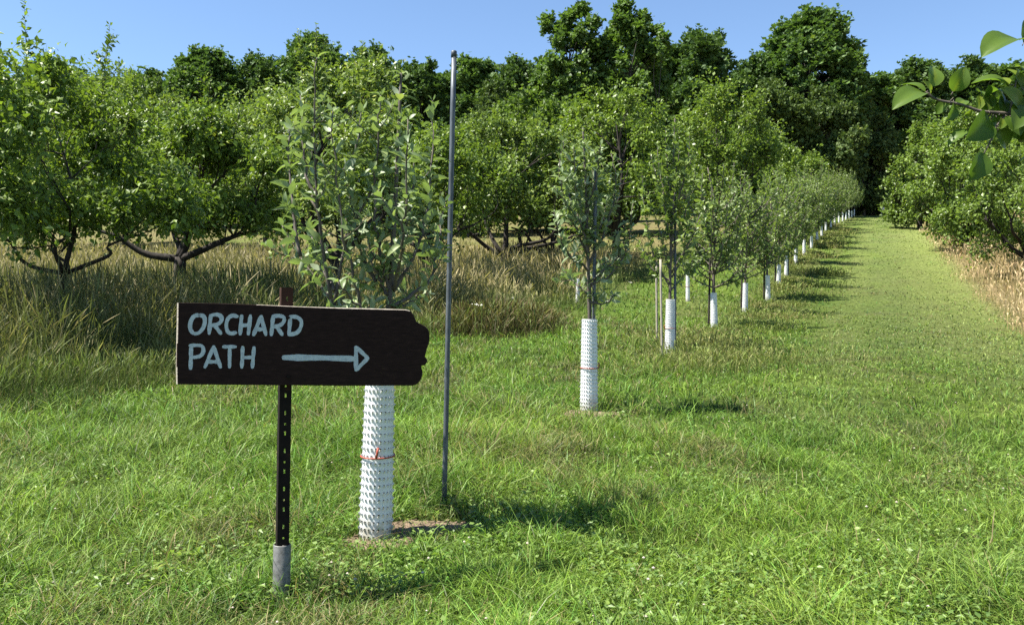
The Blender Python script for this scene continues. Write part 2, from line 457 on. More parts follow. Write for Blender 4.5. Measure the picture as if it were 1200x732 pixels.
def polar(n, d0, d1, rs, spread=R(42), p=1.0):
    """sample places on the ground with a density falling off with distance squared"""
    d = d0 * (d1 / d0) ** (rs.uniform(0, 1, n) ** p)
    a = rs.uniform(-spread, spread, n)
    return d * np.sin(a), d * np.cos(a), d

SOIL = [(-.64, 4.08, .18, .14), (-.42, 4.30, .25, .12), (.70, 7.62, .26, .14)]
def in_soil(x, y):
    m = np.zeros(len(x), bool)
    for sx, sy, a, b in SOIL: m |= ((x - sx) / a) ** 2 + ((y - sy) / b) ** 2 < 1 + .6 * (vnoise(x * 14, y * 14, 3) - .5)
    return m

def build_lawn():
    rs = np.random.default_rng(11)
    acc = Acc()
    for n, d0, d1, nseg in ((210000, 2.3, 7, 3), (170000, 6, 20, 2), (190000, 18, 105, 2)):
        x, y, d = polar(n, d0, d1, rs)
        keep = (x > edge_l(y) - .6) & (x < edge_r(y) + .9) & (~in_soil(x, y) | (rs.uniform(size=n) < .16)) & (y > 1.2)
        # patchy density
        keep &= rs.uniform(size=n) < .25 + 1.1 * fbm(x * 3.1, y * 3.1, 41)
        x, y, d = x[keep], y[keep], d[keep]; n = len(x)
        rough = np.exp(-((x - row_x(y) + .2) / .75) ** 2) * np.clip((y - 3.2) / 3, .25, 1)
        left = np.clip((row_x(y) - x) / 1.5, 0, 1)
        g = fbm(x * 1.1, y * 1.1, 51)
        tuft = np.clip(vnoise(x * 5.2, y * 5.2, 61) * 2 - .9, 0, 1)
        h = (.055 + .06 * g + .07 * tuft + .14 * rough * g + .10 * left * g) * rs.uniform(.5, 1.35, n)
        h *= .62 + .76 * vnoise(x * 2.6, y * 2.6, 67)
        h *= 1 - .35 * np.clip((x - row_x(y) - 1.2) / 1.5, 0, 1) * np.clip((y - 6) / 6, 0, 1)
        long = rs.uniform(size=n) < .03; h = np.where(long, h * 2.0, h)
        w = np.maximum(.0027, .00050 * d) * rs.uniform(.5, 1.6, n)
        h = np.maximum(h, .0010 * d)
        bend = rs.uniform(.25, 1.5, n)
        c = field_colour(x, y)
        v = rs.uniform(.3, 1.75, n)[:, None]
        straw = rs.uniform(size=n) < .04 + .08 * np.clip(rough, 0, 1) + .14 * (fbm(x * 1.3, y * 1.0, 21) > .6)
        c = np.where(straw[:, None], STRAW * rs.uniform(.7, 1.3, n)[:, None], c * v)
        cool = (rs.uniform(size=n) < .18)[:, None]
        c = np.where(cool, c * np.array([.75, 1.0, 1.1]), c)
        blades(acc, x, y, h, w, bend, c * .42, c * np.interp(d, [6, 40], [1.15, .95])[:, None], rs, nseg)  # roots darkened: shade between the blades put into their colour
    link("grass", acc.mesh("lawn_grass", [M_GRASS]), kind="stuff", label="mown green grass of the orchard path", cat="grass")
build_lawn()

def seed_stems(acc, x, y, h, w, c0, c1, head, rs, lean=None, bmax=.5):
    """tall stems that carry a slim seed head"""
    n = len(x)
    z = ground(x, y)
    th = rs.uniform(0, 2 * np.pi, n) if lean is None else lean
    ld = np.stack([np.cos(th), np.sin(th), np.zeros(n)], -1)
    fa = rs.uniform(0, np.pi, n); wd = np.stack([np.cos(fa), np.sin(fa), np.zeros(n)], -1)
    b = rs.uniform(.05, bmax, n)
    base = np.stack([x, y, z], -1); up = np.array([0, 0, 1.])
    prof = [(0, 1.0), (.45, .8), (.74, .6), (.82, head), (.92, head * .8)]
    rows = []; cols = []
    for t, f in prof:
        cen = base + h[:, None] * (up * (t - .35 * b * t * t)[:, None] + ld * (b * t * t)[:, None])
        ww = (w * f)[:, None] * wd if np.isscalar(f) else (w * f)[:, None] * wd
        k = np.clip((t - .2) / .55, 0, 1)
        cc = c0 + (c1 - c0) * k
        rows += [cen - ww, cen + ww]; cols += [cc, cc]
    rows.append(base + h[:, None] * (up * (1 - .35 * b)[:, None] + ld * b[:, None])); cols.append(c1)
    V = np.stack(rows, 1); C = np.stack(cols, 1); k = 11
    o = (np.arange(n) * k)[:, None, None]
    q = np.array([(2 * j, 2 * j + 1, 2 * j + 3, 2 * j + 2) for j in range(4)])[None]
    t = np.array([(8, 9, 10)])[None]
    acc.add(V.reshape(-1, 3), (q + o).reshape(-1, 4), (t + o).reshape(-1, 3), C.reshape(-1, 3))

def build_meadow():
    rs = np.random.default_rng(23)
    acc = Acc()
    # dense under-blades
    for n, d0, d1 in ((150000, 7.5, 22), (90000, 20, 60)):
        x, y, d = polar(n, d0, d1, rs, R(44))
        el = edge_l(y) + .9 * (fbm(x * .6, y * .6, 71) - .5) * 2
        far = np.clip((y - 33 - 5 * fbm(x * .3, y * .3, 5)) / 8, 0, 1)
        keep = (x < el) & (rs.uniform(size=n) > far * .75)
        x, y, d, el, far = x[keep], y[keep], d[keep], el[keep], far[keep]; n = len(x)
        ramp_ = np.clip((el - x) / 2.4, .25, 1)
        h = (.60 + .55 * fbm(x * .8, y * .8, 73)) * ramp_ * rs.uniform(.5, 1.2, n) * (1 - .6 * far)
        w = np.maximum(.0024, .00042 * d) * rs.uniform(.6, 1.4, n)
        g = fbm(x * .5, y * .5, 77)
        c = lerp(np.tile(np.array([.060, .105, .022]), (n, 1)), np.array([.13, .155, .042]), g * 1.9 - .5)
        c = lerp(c, STRAW, far * .7)
        c = c * rs.uniform(.5, 1.45, n)[:, None]
        s = (rs.uniform(size=n) < .10)[:, None]; c = np.where(s, STRAW * rs.uniform(.6, 1.1, n)[:, None], c)
        blades(acc, x, y, h, w, rs.uniform(.1, .9, n), c * .6, c * 1.1, rs, 3)
    # seed-bearing stems
    for n, d0, d1 in ((85000, 7.5, 22), (60000, 20, 50)):
        x, y, d = polar(n, d0, d1, rs, R(44))
        el = edge_l(y) + .9 * (fbm(x * .6, y * .6, 71) - .5) * 2 - .2
        far = np.clip((y - 33 - 5 * fbm(x * .3, y * .3, 5)) / 8, 0, 1)
        keep = (x < el) & (rs.uniform(size=n) > far * .8)
        x, y, d, el, far = x[keep], y[keep], d[keep], el[keep], far[keep]; n = len(x)
        ramp_ = np.clip((el - x) / 2.4, .35, 1)
        h = (1.10 + .55 * fbm(x * .7, y * .7, 79)) * ramp_ * rs.uniform(.7, 1.15, n) * (1 - .55 * far)
        w = np.maximum(.0011, .00021 * d) * rs.uniform(.7, 1.3, n)
        g = fbm(x * .45, y * .45, 83)
        tip = lerp(np.tile(np.array([.095, .125, .040]), (n, 1)), np.array([.23, .21, .09]), g * 2.2 - .75)
        tip = np.where((rs.uniform(size=n) < .2)[:, None], np.array([.36, .30, .16]), tip)
        tip = lerp(tip, np.array([.33, .27, .135]), np.clip((y - 16) / 14, 0, .7))
        tip = lerp(np.array([.11, .155, .04])[None] * np.ones((n, 1)), tip, (el - x) / 1.8)
        tip = tip * rs.uniform(.5, 1.3, n)[:, None]
        low = np.array([.065, .105, .028]) * rs.uniform(.6, 1.3, n)[:, None]
        seed_stems(acc, x, y, h, w, low, tip, 2.6, rs, lean=2.5 * np.pi * fbm(x * .5, y * .5, 131) + rs.normal(0, 1.7, n), bmax=.6)
    link("tall_grass", acc.mesh("meadow_grass", [M_DRY]), kind="stuff", label="tall unmown meadow grass with tan seed heads beside the mown lawn", cat="grass")
build_meadow()

def build_tan_grass():
    rs = np.random.default_rng(29)
    acc = Acc()
    n = 120000
    x, y, d = polar(n, 9, 100, rs, R(44))
    er = edge_r(y) + .8 * (fbm(x * .5, y * .4, 91) - .5) * 2
    keep = (x > er + .1) & (x < er + 30)
    x, y, d, er = x[keep], y[keep], d[keep], er[keep]; n = len(x)
    rp = np.clip((x - er) / 1.8, .25, 1)
    h = (.80 + .45 * fbm(x * .6, y * .6, 93)) * rp * rs.uniform(.6, 1.2, n)
    w = np.maximum(.0012, .00023 * d) * rs.uniform(.7, 1.4, n)
    tip = lerp(np.tile(np.array([.42, .29, .16]), (n, 1)), np.array([.50, .40, .23]), fbm(x * .4, y * .4, 97) * 2 - .5) * rs.uniform(.65, 1.2, n)[:, None]
    low = lerp(np.tile(np.array([.30, .24, .10]), (n, 1)), np.array([.13, .17, .05]), fbm(x * .8, y * .8, 95) * 2 - .7) * rs.uniform(.7, 1.2, n)[:, None]
    seed_stems(acc, x, y, h, w, low, tip, 2.3, rs)
    n = 45000
    x, y, d = polar(n, 9, 80, rs, R(44))
    er = edge_r(y) + .8 * (fbm(x * .5, y * .4, 91) - .5) * 2
    keep = (x > er - .2) & (x < er + 25)
    x, y, d, er = x[keep], y[keep], d[keep], er[keep]; n = len(x)
    h = (.22 + .28 * fbm(x * .8, y * .8, 99)) * np.clip((x - er + .3) / 1.5, .3, 1) * rs.uniform(.5, 1.2, n)
    w = np.maximum(.002, .00042 * d) * rs.uniform(.6, 1.3, n)
    c = lerp(np.tile(np.array([.36, .26, .12]), (n, 1)), np.array([.17, .20, .06]), fbm(x * .7, y * .7, 101) * 2.2 - .9) * rs.uniform(.6, 1.3, n)[:, None]
    blades(acc, x, y, h, w, rs.uniform(.2, .9, n), c * .7, c * 1.1, rs, 2)
    link("dry_grass", acc.mesh("tan_grass", [M_DRY]), kind="stuff", label="dry tan tall grass along the right edge of the path", cat="grass")
build_tan_grass()

def build_row_weeds():
    """rough ungrazed clumps that stand in the strip of the young trees and at the meadow's lip"""
    rs = np.random.default_rng(31)
    acc = Acc()
    spots = [(PX(570, 17.5), 17.5, 1.3, .85), (PX(610, 19), 19, .9, .7), (PX(545, 19.5), 19.5, 1.0, .75)]
    for x0, y0, r, hh in spots:
        n = 3800
        x = x0 + rs.normal(0, r * .5, n); y = y0 + rs.normal(0, r * .45, n)
        c = lerp(np.tile([.085, .068, .028], (n, 1)), np.array([.09, .115, .035]), rs.uniform(-.5, 1.2, n)) * rs.uniform(.4, 1.5, n)[:, None]
        h = hh * rs.uniform(.4, 1.1, n) * np.exp(-((x - x0) ** 2 + (y - y0) ** 2) / (2 * r * r) * .8)
        seed_stems(acc, x, y, h, np.full(n, .0055), c * .8, c * 1.3, 2.0, rs, bmax=.7)
    for k in range(34):
        y0 = 11 + 60 * (k / 34) ** 1.4 + rs.uniform(-.6, .6)
        x0 = row_x(y0) + rs.normal(.35, .5)
        n = int(500)
        r = rs.uniform(.3, .7)
        x = x0 + rs.normal(0, r, n); y = y0 + rs.normal(0, r, n)
        c = lerp(np.tile(np.array([.12, .17, .035]), (n, 1)), np.array([.20, .17, .07]), rs.uniform(0, 1, n) * rs.uniform(.2, 1.2)) * rs.uniform(.6, 1.3, n)[:, None]
        h = rs.uniform(.12, .34) * rs.uniform(.5, 1.2, n)
        seed_stems(acc, x, y, h, np.full(n, max(.002, .00028 * y0)), c * .8, c * 1.1, 2.2, rs, bmax=.8)
    link("rough_grass", acc.mesh("rough_grass", [M_DRY]), kind="stuff", label="rough brown green grass clumps among the young trees", cat="grass")
build_row_weeds()

def build_small_plants():
    rs = np.random.default_rng(37)
    acc = Acc()
    # clover and plantain leaves in the lawn
    n = 52000
    x, y, d = polar(n, 2.4, 13, rs)
    k = (fbm(x * 1.4, y * 1.4, 111) > .52) & (x > edge_l(y)) & ~in_soil(x, y)
    x, y, d = x[k], y[k], d[k]; n = len(x)
    pos = np.stack([x, y, ground(x, y) + rs.uniform(.02, .075, n)], -1)
    a = rs.uniform(0, 2 * np.pi, n)
    dd = np.stack([np.cos(a), np.sin(a), rs.uniform(-.1, .6, n)], -1)
    leaves(acc, pos, dd, np.array([0, 0, 1.]) + rs.normal(0, .3, (n, 3)), rs.uniform(.014, .036, n), 'mid', rs.uniform(0, .9, n), rs=rs)
    # broad leaf rosettes
    for px, py in [(185, 668), (205, 672), (470, 655), (262, 690), (225, 655), (700, 640), (1010, 640), (640, 520), (300, 610)] + [(rs.uniform(0, 1200), rs.uniform(560, 725)) for _ in range(10)]:
        yy = CAMZ * F / (py - 317); xx = PX(px, yy)
        m = rs.integers(3, 8)
        a = rs.uniform(0, 2 * np.pi, m)
        dd = np.stack([np.cos(a), np.sin(a), rs.uniform(.2, 1.3, m)], -1)
        pos = np.tile([xx, yy, ground(xx, yy) + .02], (m, 1)) + rs.normal(0, .012, (m, 3)) * [1, 1, .3]
        leaves(acc, pos, dd, np.tile([0, 0, 1.], (m, 1)) + rs.normal(0, .2, (m, 3)), rs.uniform(.03, .075, m), 'hi', rs.uniform(.2, 1, m), rs=rs)
    link("weeds", acc.mesh("lawn_weeds", [M_WEED], True), kind="stuff", label="broad leaved weeds and clover leaves in the lawn", cat="weeds")
    # clover heads
    a = Acc()
    x, y, d = polar(200, 2.6, 11, rs, R(36)); k = (x > edge_l(y)) & (fbm(x * .8, y * .8, 121) > .42)
    ico = np.array([(0, 0, 1), (.9, 0, .3), (.28, .85, .3), (-.72, .53, .3), (-.72, -.53, .3), (.28, -.85, .3), (0, 0, -.7)])
    T = [(0, i, i % 5 + 1) for i in range(1, 6)] + [(6, i % 5 + 1, i) for i in range(1, 6)]
    for xx, yy in zip(x[k], y[k]):
        a.add(ico * rs.uniform(.005, .009) + [xx, yy, ground(xx, yy) + rs.uniform(.06, .11)], None, T)
    link("clover_flowers", a.mesh("clover_flowers", [M_CLOVER]), kind="stuff", label="small whitish clover heads dotted through the lawn", cat="clover")
    # white umbels in the meadow, each a flat cluster on a thin stem
    a = Acc()
    n = 150
    x, y, d = polar(n, 13, 30, rs, R(34)); k = (np.arange(n) % 3 == 0) & (x < edge_l(y) + 2.0) & (x > edge_l(y) - 9); 
    for xx, yy in zip(x[k], y[k]):
        z = float(ground(xx, yy)); h = rs.uniform(.45, .85)
        tube(a, [(xx, yy, z), (xx, yy, z + h)], .003, 3, m=1, cap=False)
        for q in range(7):
            c = np.array([xx, yy, z + h]) + rs.normal(0, 1, 3) * [.028, .028, .007]
            r = .012
            V = [c + [r * math.cos(t), r * math.sin(t), -.004] for t in np.arange(5) / 5 * 6.283] + [c + [0, 0, .006]]
            a.add(V, None, [(i, (i + 1) % 5, 5) for i in range(5)])
    link("meadow_flowers", a.mesh("meadow_flowers", [M_UMBEL, M_WEED]), kind="stuff", label="white flower heads scattered in the tall meadow grass", cat="wildflowers")
build_small_plants()

def build_soil():
    rs = np.random.default_rng(41)
    for i, (sx, sy, a, b) in enumerate([SOIL[0], SOIL[1], SOIL[2]]):
        acc = Acc()
        rings = 7; seg = 28; V = [(sx, sy, float(ground(sx, sy)) + .010)]
        for r in range(1, rings + 1):
            for s in range(seg):
                t = s / seg * 6.2832; f = r / rings * (1 + .16 * math.sin(3 * t + i) + .08 * math.sin(7 * t))
                x = sx + a * 1.05 * f * math.cos(t); y = sy + b * 1.05 * f * math.sin(t)
                V.append((x, y, float(ground(x, y)) + .012 * (1 - (r / rings) ** 3) + rs.normal(0, .003) + (-.006 if r == rings else 0) + .004 * i))
        T = [(0, 1 + s, 1 + (s + 1) % seg) for s in range(seg)]
        Q = [(1 + (r - 1) * seg + s, 1 + r * seg + s, 1 + r * seg + (s + 1) % seg, 1 + (r - 1) * seg + (s + 1) % seg) for r in range(1, rings) for s in range(seg)]
        acc.add(V, Q, T)
        for _ in range(60):                                   # clods and chips
            t = rs.uniform(0, 6.28); f = rs.uniform(.1, .95) ** .6
            x = sx + a * f * math.cos(t); y = sy + b * f * math.sin(t); s = rs.uniform(.004, .016)
            box(acc, (x, y, float(ground(x, y)) + .012), (s * 2, s, s * .8), rot=rs.uniform(0, 3))
        link("soil", acc.mesh("soil_patch", [M_SOIL]), kind="structure", label="bare brown soil at the foot of a white trunk guard")
build_soil()

# ------------------------------------------------------------------ the sign
def build_sign():
    X0, Y0, A = -.875, 3.335, R(24)
    u = np.array([math.cos(A), math.sin(A), 0]); nb = np.array([math.sin(A), -math.cos(A), 0]); zz = np.array([0, 0, 1.])
    o0 = np.array([X0, Y0, 0])
    def uv(px, py):                               # where the ray through a point of the photo meets the board's face
        d = np.array([(px - 600) / F, 1, (366 - py) / F])
        t = (o0 @ nb) / (d @ nb)
        p = d * t
        return np.array([(p - o0) @ u, p[2] + CAMZ])
    base_y = 3.40
    bx = PX(334, base_y); bz = float(ground(bx, base_y))
    root = thing("signpost", "dark brown wooden board lettered ORCHARD PATH with an arrow, on a steel post", "sign", (bx, base_y, bz))
    def part(name, acc, mats, par, smooth=False):
        me = acc.mesh(name, mats, smooth)
        ob = link(name, me, par)
        return ob
    org = np.array([bx, base_y, bz])
    def W(st, off): return o0 + u * st[0] + zz * st[1] + nb * off - org
    # board: outline with ragged broken right end
    rs = np.random.default_rng(5)
    top = [(208, 354.5), (250, 355.2), (300, 356.8), (350, 359), (400, 360.5), (440, 361.4), (466, 362.2)]
    rag = [(476, 362.6), (481, 364), (485, 368.8), (486.5, 373), (488.5, 377), (493, 379.3), (498, 381.8), (501.5, 385), (503.3, 389.5), (503.6, 396), (503, 402.5), (500.8, 408), (499.6, 412), (498.2, 417.5), (500.8, 421), (501, 424), (498.6, 427.3), (494, 428.6), (494.5, 432), (495.6, 436), (494.8, 441.5), (492.6, 446), (489, 450), (484, 451.6)]
    bot = [(470, 451.6), (440, 451.7), (400, 451.9), (350, 451.3), (300, 451), (250, 450.6), (207, 450.2)]
    lf = [(206.6, 430), (207.1, 402), (207.7, 376)]
    out = [uv(*p) for p in top + rag + bot + lf]
    out = np.array(out)
    nO = len(out); TH = .036; ch = .0035
    cen = out.mean(0)
    inn = out + (cen - out) / np.linalg.norm(cen - out, axis=1)[:, None] * ch
    acc = Acc()
    V = [W(p, 0) for p in inn] + [W(p, -ch) for p in out] + [W(p, -TH + ch) for p in out] + [W(p, -TH) for p in inn]
    Q = []
    for k, (a_, b_) in enumerate(((0, 1), (1, 2), (2, 3))):
        for i in range(nO):
            j = (i + 1) % nO
            Q.append((a_ * nO + i, b_ * nO + i, b_ * nO + j, a_ * nO + j))
    me = bpy.data.meshes.new("board")
    faces = [tuple(range(nO))[::-1], tuple(3 * nO + i for i in range(nO))] + Q
    me.from_pydata([tuple(v) for v in V], [], faces)
    me.materials.append(M_BOARD); me.materials.append(M_EDGE)
    for f in me.polygons:
        vs = [v % nO for v in f.vertices]; lay = [v // nO for v in f.vertices]
        if f.index >= 2:
            i0 = min(vs)
            bare = (max(vs) <= len(top) + 1) or (min(vs) >= nO - len(lf) - 1) or (0 in vs and (nO - 1) in vs)  # top and left edges, coloured pale as if sunlit
            if bare and not (set(lay) == {0, 1}): f.material_index = 1
            if bare and set(lay) == {0, 1} and rs.uniform() < .75: f.material_index = 1
    me.update()
    import bmesh
    bm = bmesh.new(); bm.from_mesh(me); bmesh.ops.recalc_face_normals(bm, faces=bm.faces); bm.to_mesh(me); bm.free()
    board = link("board", me, root)
    # lettering painted in brush strokes
    def crop5(p): return (190 + p[0] / 5.231, 330 + p[1] / 5.231)
    def stroke(acc, pts, wpx, lay, raw=False, closed=False):
        q = np.array([uv(*(p if raw else crop5(p))) for p in pts])
        L = np.linalg.norm(np.diff(q, axis=0), axis=1).sum()
        curved = len(pts) > 3
        if curved:
            q3 = np.c_[q, np.zeros(len(q))]; q = smooth_path(q3, max(8, int(L / .006)))[:, :2]
        else:
            q = np.vstack([a + (b - a) * np.linspace(0, 1, 9)[:-1, None] for a, b in zip(q[:-1], q[1:])] + [q[-1:]])
        t = nrm(np.gradient(q, axis=0)); nn = np.stack([-t[:, 1], t[:, 0]], -1)
        w0 = wpx / 5.231 * .00338 / 2 if not raw else wpx * .00338 / 2
        s = np.linspace(0, 1, len(q))
        w = w0 * (1 + .10 * np.sin(s * 9 + lay * 2.1) + rs.normal(0, .05, len(q)))
        w[0] *= .82; w[-1] *= .75
        off = .0009 + lay * .00025
        a_ = [W(p, off) for p in q + nn * w[:, None]]; b_ = [W(p, off) for p in q - nn * w[:, None]]
        n = len(q); V = a_ + b_; Qd = [(i, i + 1, n + i + 1, n + i) for i in range(n - 1)]
        T = []
        if not closed:
            for e, sg in ((0, -1), (n - 1, 1)):
                fan = [W(q[e] + w[e] * (nn[e] * math.cos(g) + sg * t[e] * math.sin(g) * .8), off) for g in np.linspace(0, np.pi, 7)]
                k0 = len(V); V += fan; kc = len(V); V.append(W(q[e], off))
                T += [(kc, k0 + g, k0 + g + 1) for g in range(6)]
        acc.add(V, Qd, T)
    words = [
        [('o', [(228, 204), (196, 211), (175, 245), (172, 285), (190, 314), (222, 314), (250, 285), (262, 245), (255, 213), (226, 203)]),
         ('s', [(298, 205), (288, 318)]), ('c', [(298, 206), (335, 201), (362, 214), (362, 240), (340, 260), (297, 268)]), ('s', [(322, 266), (360, 318)]),
         ('c', [(460, 213), (432, 207), (405, 224), (393, 262), (400, 302), (422, 317), (452, 311)]),
         ('s', [(487, 208), (478, 322)]), ('s', [(541, 206), (528, 322)]), ('s', [(484, 268), (535, 265)]),
         ('s', [(606, 212), (560, 326)]), ('s', [(606, 212), (636, 326)]), ('s', [(577, 292), (626, 290)]),
         ('s', [(680, 210), (669, 326)]), ('c', [(680, 211), (722, 209), (748, 222), (742, 250), (718, 268), (677, 276)]), ('s', [(702, 274), (737, 326)]),
         ('s', [(786, 212), (777, 322)]), ('c', [(784, 213), (825, 217), (852, 240), (849, 278), (825, 312), (776, 325)])],
        [('s', [(178, 394), (174, 532)]), ('c', [(170, 391), (215, 389), (246, 396), (252, 428), (232, 455), (180, 465)]),
         ('s', [(315, 396), (262, 524)]), ('s', [(315, 396), (358, 524)]), ('s', [(280, 490), (343, 490)]),
         ('s', [(375, 398), (452, 398)]), ('s', [(414, 400), (413, 524)]),
         ('s', [(494, 399), (488, 526)]), ('s', [(563, 402), (553, 526)]), ('s', [(490, 465), (558, 462)])]]
    for wd in words:
        acc = Acc()
        for i, (kd, pts) in enumerate(wd): stroke(acc, pts, 22.5 if wd is words[0] else 21, i % 4)
        ob = part("lettering", acc, [M_PAINT], board)
        ob["label"] = "pale painted word " + ("ORCHARD" if wd is words[0] else "PATH")
    acc = Acc()
    stroke(acc, [(332.5, 418.7), (375, 419.0), (416, 420.2)], 6.6, 0, True)
    stroke(acc, [(417.2, 406.5), (417.0, 433.2)], 4.8, 1, True)
    stroke(acc, [(417.2, 406.3), (431, 419.4)], 4.8, 2, True)
    stroke(acc, [(431, 419.4), (417.0, 433.4)], 4.8, 3, True)
    part("arrow", acc, [M_PAINT], board)
    # post: perforated square tube behind the board
    topz = CAMZ + (366 - 337) / F * 3.40
    lean = np.array([PX(340, 3.40) - bx, 0, topz - bz]); Lp = np.linalg.norm(lean); ax = lean / Lp
    off0 = -nb * 0.0
    wpost = .046; th = .003
    su = nrm(u - ax * (u @ ax)); sn = np.cross(su, ax); 
    if sn @ nb < 0: sn = -sn
    # centre line passes behind the board
    midz = uv(340, 405)[1]
    pc_at = W((0.0, midz), -TH - wpost / 2 - .004)         # local centre at board height
    f_ = pc_at[2] / ax[2]
    c0 = pc_at - ax * f_                                    # centre line at ground height
    acc = Acc()
    def PP(a_, b_, s): return c0 + su * a_ + sn * b_ + ax * s
    h = wpost / 2
    def wall(face, hole):
        # face: function (a, s)->point ; wall strip of width wpost with a line of slots
        if not hole:
            acc.add([face(-h, 0), face(h, 0), face(h, Lp), face(-h, Lp)], [(0, 1, 2, 3)]); return
        hw = .0032; pitch = .0405; s = .05
        acc.add([face(-h, 0), face(-hw, 0), face(-hw, Lp), face(-h, Lp)], [(0, 1, 2, 3)])
        acc.add([face(hw, 0), face(h, 0), face(h, Lp), face(hw, Lp)], [(0, 1, 2, 3)])
        prev = 0; k = 0
        while s < Lp - .05:
            hh = (.016, .008, .016, 0)[k % 4]
            if hh == 0: s += pitch * .7; k += 1; continue
            acc.add([face(-hw, prev), face(hw, prev), face(hw, s), face(-hw, s)], [(0, 1, 2, 3)])
            prev = s + hh; s += pitch; k += 1
        acc.add([face(-hw, prev), face(hw, prev), face(hw, Lp), face(-hw, Lp)], [(0, 1, 2, 3)])
    wall(lambda a_, s: PP(a_, h, s), True)
    wall(lambda a_, s: PP(h, a_, s), False); wall(lambda a_, s: PP(-h, a_, s), False)
    part("post", acc, [M_POST], root)
    # galvanised ground sleeve
    acc = Acc()
    sl = .215
    ths = np.arange(20) / 20 * 2 * np.pi
    ro, ri = .0345, .031
    prof = [(ro, -.06), (ro, sl - .003), (ro - .002, sl), (ri, sl), (ri, .0)]
    V = [c0 + ax * s + r * (su * math.cos(t) + sn * math.sin(t)) for r, s in prof for t in ths]
    Q = [(i * 20 + j, i * 20 + (j + 1) % 20, (i + 1) * 20 + (j + 1) % 20, (i + 1) * 20 + j) for i in range(4) for j in range(20)]
    acc.add(V, Q)
    part("ground_sleeve", acc, [M_PIPE], root, True)
    # two bolts through the board
    for bz_ in (uv(340, 372)[1], uv(340, 441)[1]):
        acc = Acc()
        tube(acc, [W((.0, bz_), -.002), W((.0, bz_), .006)], .0065, 6)
        part("bolt", acc, [M_POST], root)
build_sign()

# ------------------------------------------------------------------ trunk guards
def guard_mesh(seed):
    rs = np.random.default_rng(seed)
    nc, pitch, H = 22, .035, .84
    nr = 24
    acc = Acc()
    def pt(a, z, r): return (r * math.cos(a), r * math.sin(a), z)
    amp = .0085
    for i in range(nr):
        for j in range(nc):
            a0, a1 = j / nc * 2 * np.pi, (j + 1) / nc * 2 * np.pi
            z0, z1 = i * pitch, (i + 1) * pitch
            rad = lambda z: .079 - .011 * z / H
            jit = rs.uniform(.75, 1.25)
            ia0, ia1 = a0 + .27 * (a1 - a0), a1 - .27 * (a1 - a0)
            iz0, iz1 = z0 + .25 * pitch, z1 - .30 * pitch
            V = [pt(a0, z0, rad(z0)), pt(a1, z0, rad(z0)), pt(a1, z1, rad(z1)), pt(a0, z1, rad(z1)),
                 pt(ia0, iz0, rad(iz0)), pt(ia1, iz0, rad(iz0)), pt(ia1, iz1, rad(iz1)), pt(ia0, iz1, rad(iz1)),
                 pt(ia0 * .8 + ia1 * .2, iz1 - .004, rad(iz1) + amp * jit), pt(ia0 * .2 + ia1 * .8, iz1 - .004, rad(iz1) + amp * jit)]
            Q = [(0, 1, 5, 4), (1, 2, 6, 5), (2, 3, 7, 6), (3, 0, 4, 7), (4, 5, 9, 8)]
            T = [(4, 8, 7), (5, 6, 9)]
            acc.add(V, Q, T)
    return acc.mesh("guard_sleeve", [M_GUARD])

ORD = ["first", "second", "third", "fourth", "fifth", "sixth", "seventh", "eighth", "ninth", "tenth", "eleventh", "twelfth", "thirteenth",
       "fourteenth", "fifteenth", "sixteenth", "seventeenth", "eighteenth", "nineteenth", "twentieth", "twenty-first", "twenty-second", "twenty-third", "twenty-fourth"]
GG = "white mesh trunk guards down the row of young trees"
def build_guard(loc):
    t = thing("tree_guard", "white mesh trunk guard behind the ORCHARD PATH sign, with an orange band", "tree guard", loc, 0, GG)
    link("mesh_sleeve", guard_mesh(1), t)
    a = Acc()
    th = np.linspace(0, 2 * np.pi, 33)
    tube(a, np.stack([.0815 * np.cos(th), .0815 * np.sin(th), .40 + .004 * np.sin(th + 1)], -1), .0038, 6, cap=False)
    tube(a, [(-.02, -.088, .40), (-.016, -.094, .43), (-.012, -.088, .45)], .006, 5)
    link("band", a.mesh("orange_band", [M_TIE], True), t)
    return t

ROW = [(440, 630, 4.15), (690, 485, 7.74), (785, 415, 13.3), (837, 388, 18.8), (873, 366, 24), (900, 350, 27.5), (912, 336, 31.5)]
row = [(PX(px, y), y) for px, py, y in ROW]
for y in (35.5, 39.5, 43.5, 47.5, 52, 56.5, 61, 66, 71, 76, 81, 86, 91, 96, 101): row.append((float(row_x(y)), y))
g0 = build_guard((row[0][0], row[0][1], ground(*row[0])))
g0.rotation_euler = (0, R(1.6), .3)
for i in range(1, len(row)):
    x, y = row[i]
    if i == 1: lb = "white mesh trunk guard second from the sign, past the tall steel pole"
    else: lb = "white mesh trunk guard, %s in the row counting from the sign" % ORD[i]
    g = copy_thing(g0, (x, y, ground(x, y)), rng.uniform(0, 6), (1, 1, rng.uniform(.92, 1.04) if i > 1 else 1), lb, GG)
    g.rotation_euler = (R(rng.normal(0, 1.2)), R(1 + rng.normal(0, 1.5)), rng.uniform(0, 6))
    if i > 2:
        for ch in list(g.children):
            if ch.name.startswith('band'): bpy.data.objects.remove(ch, do_unlink=True)

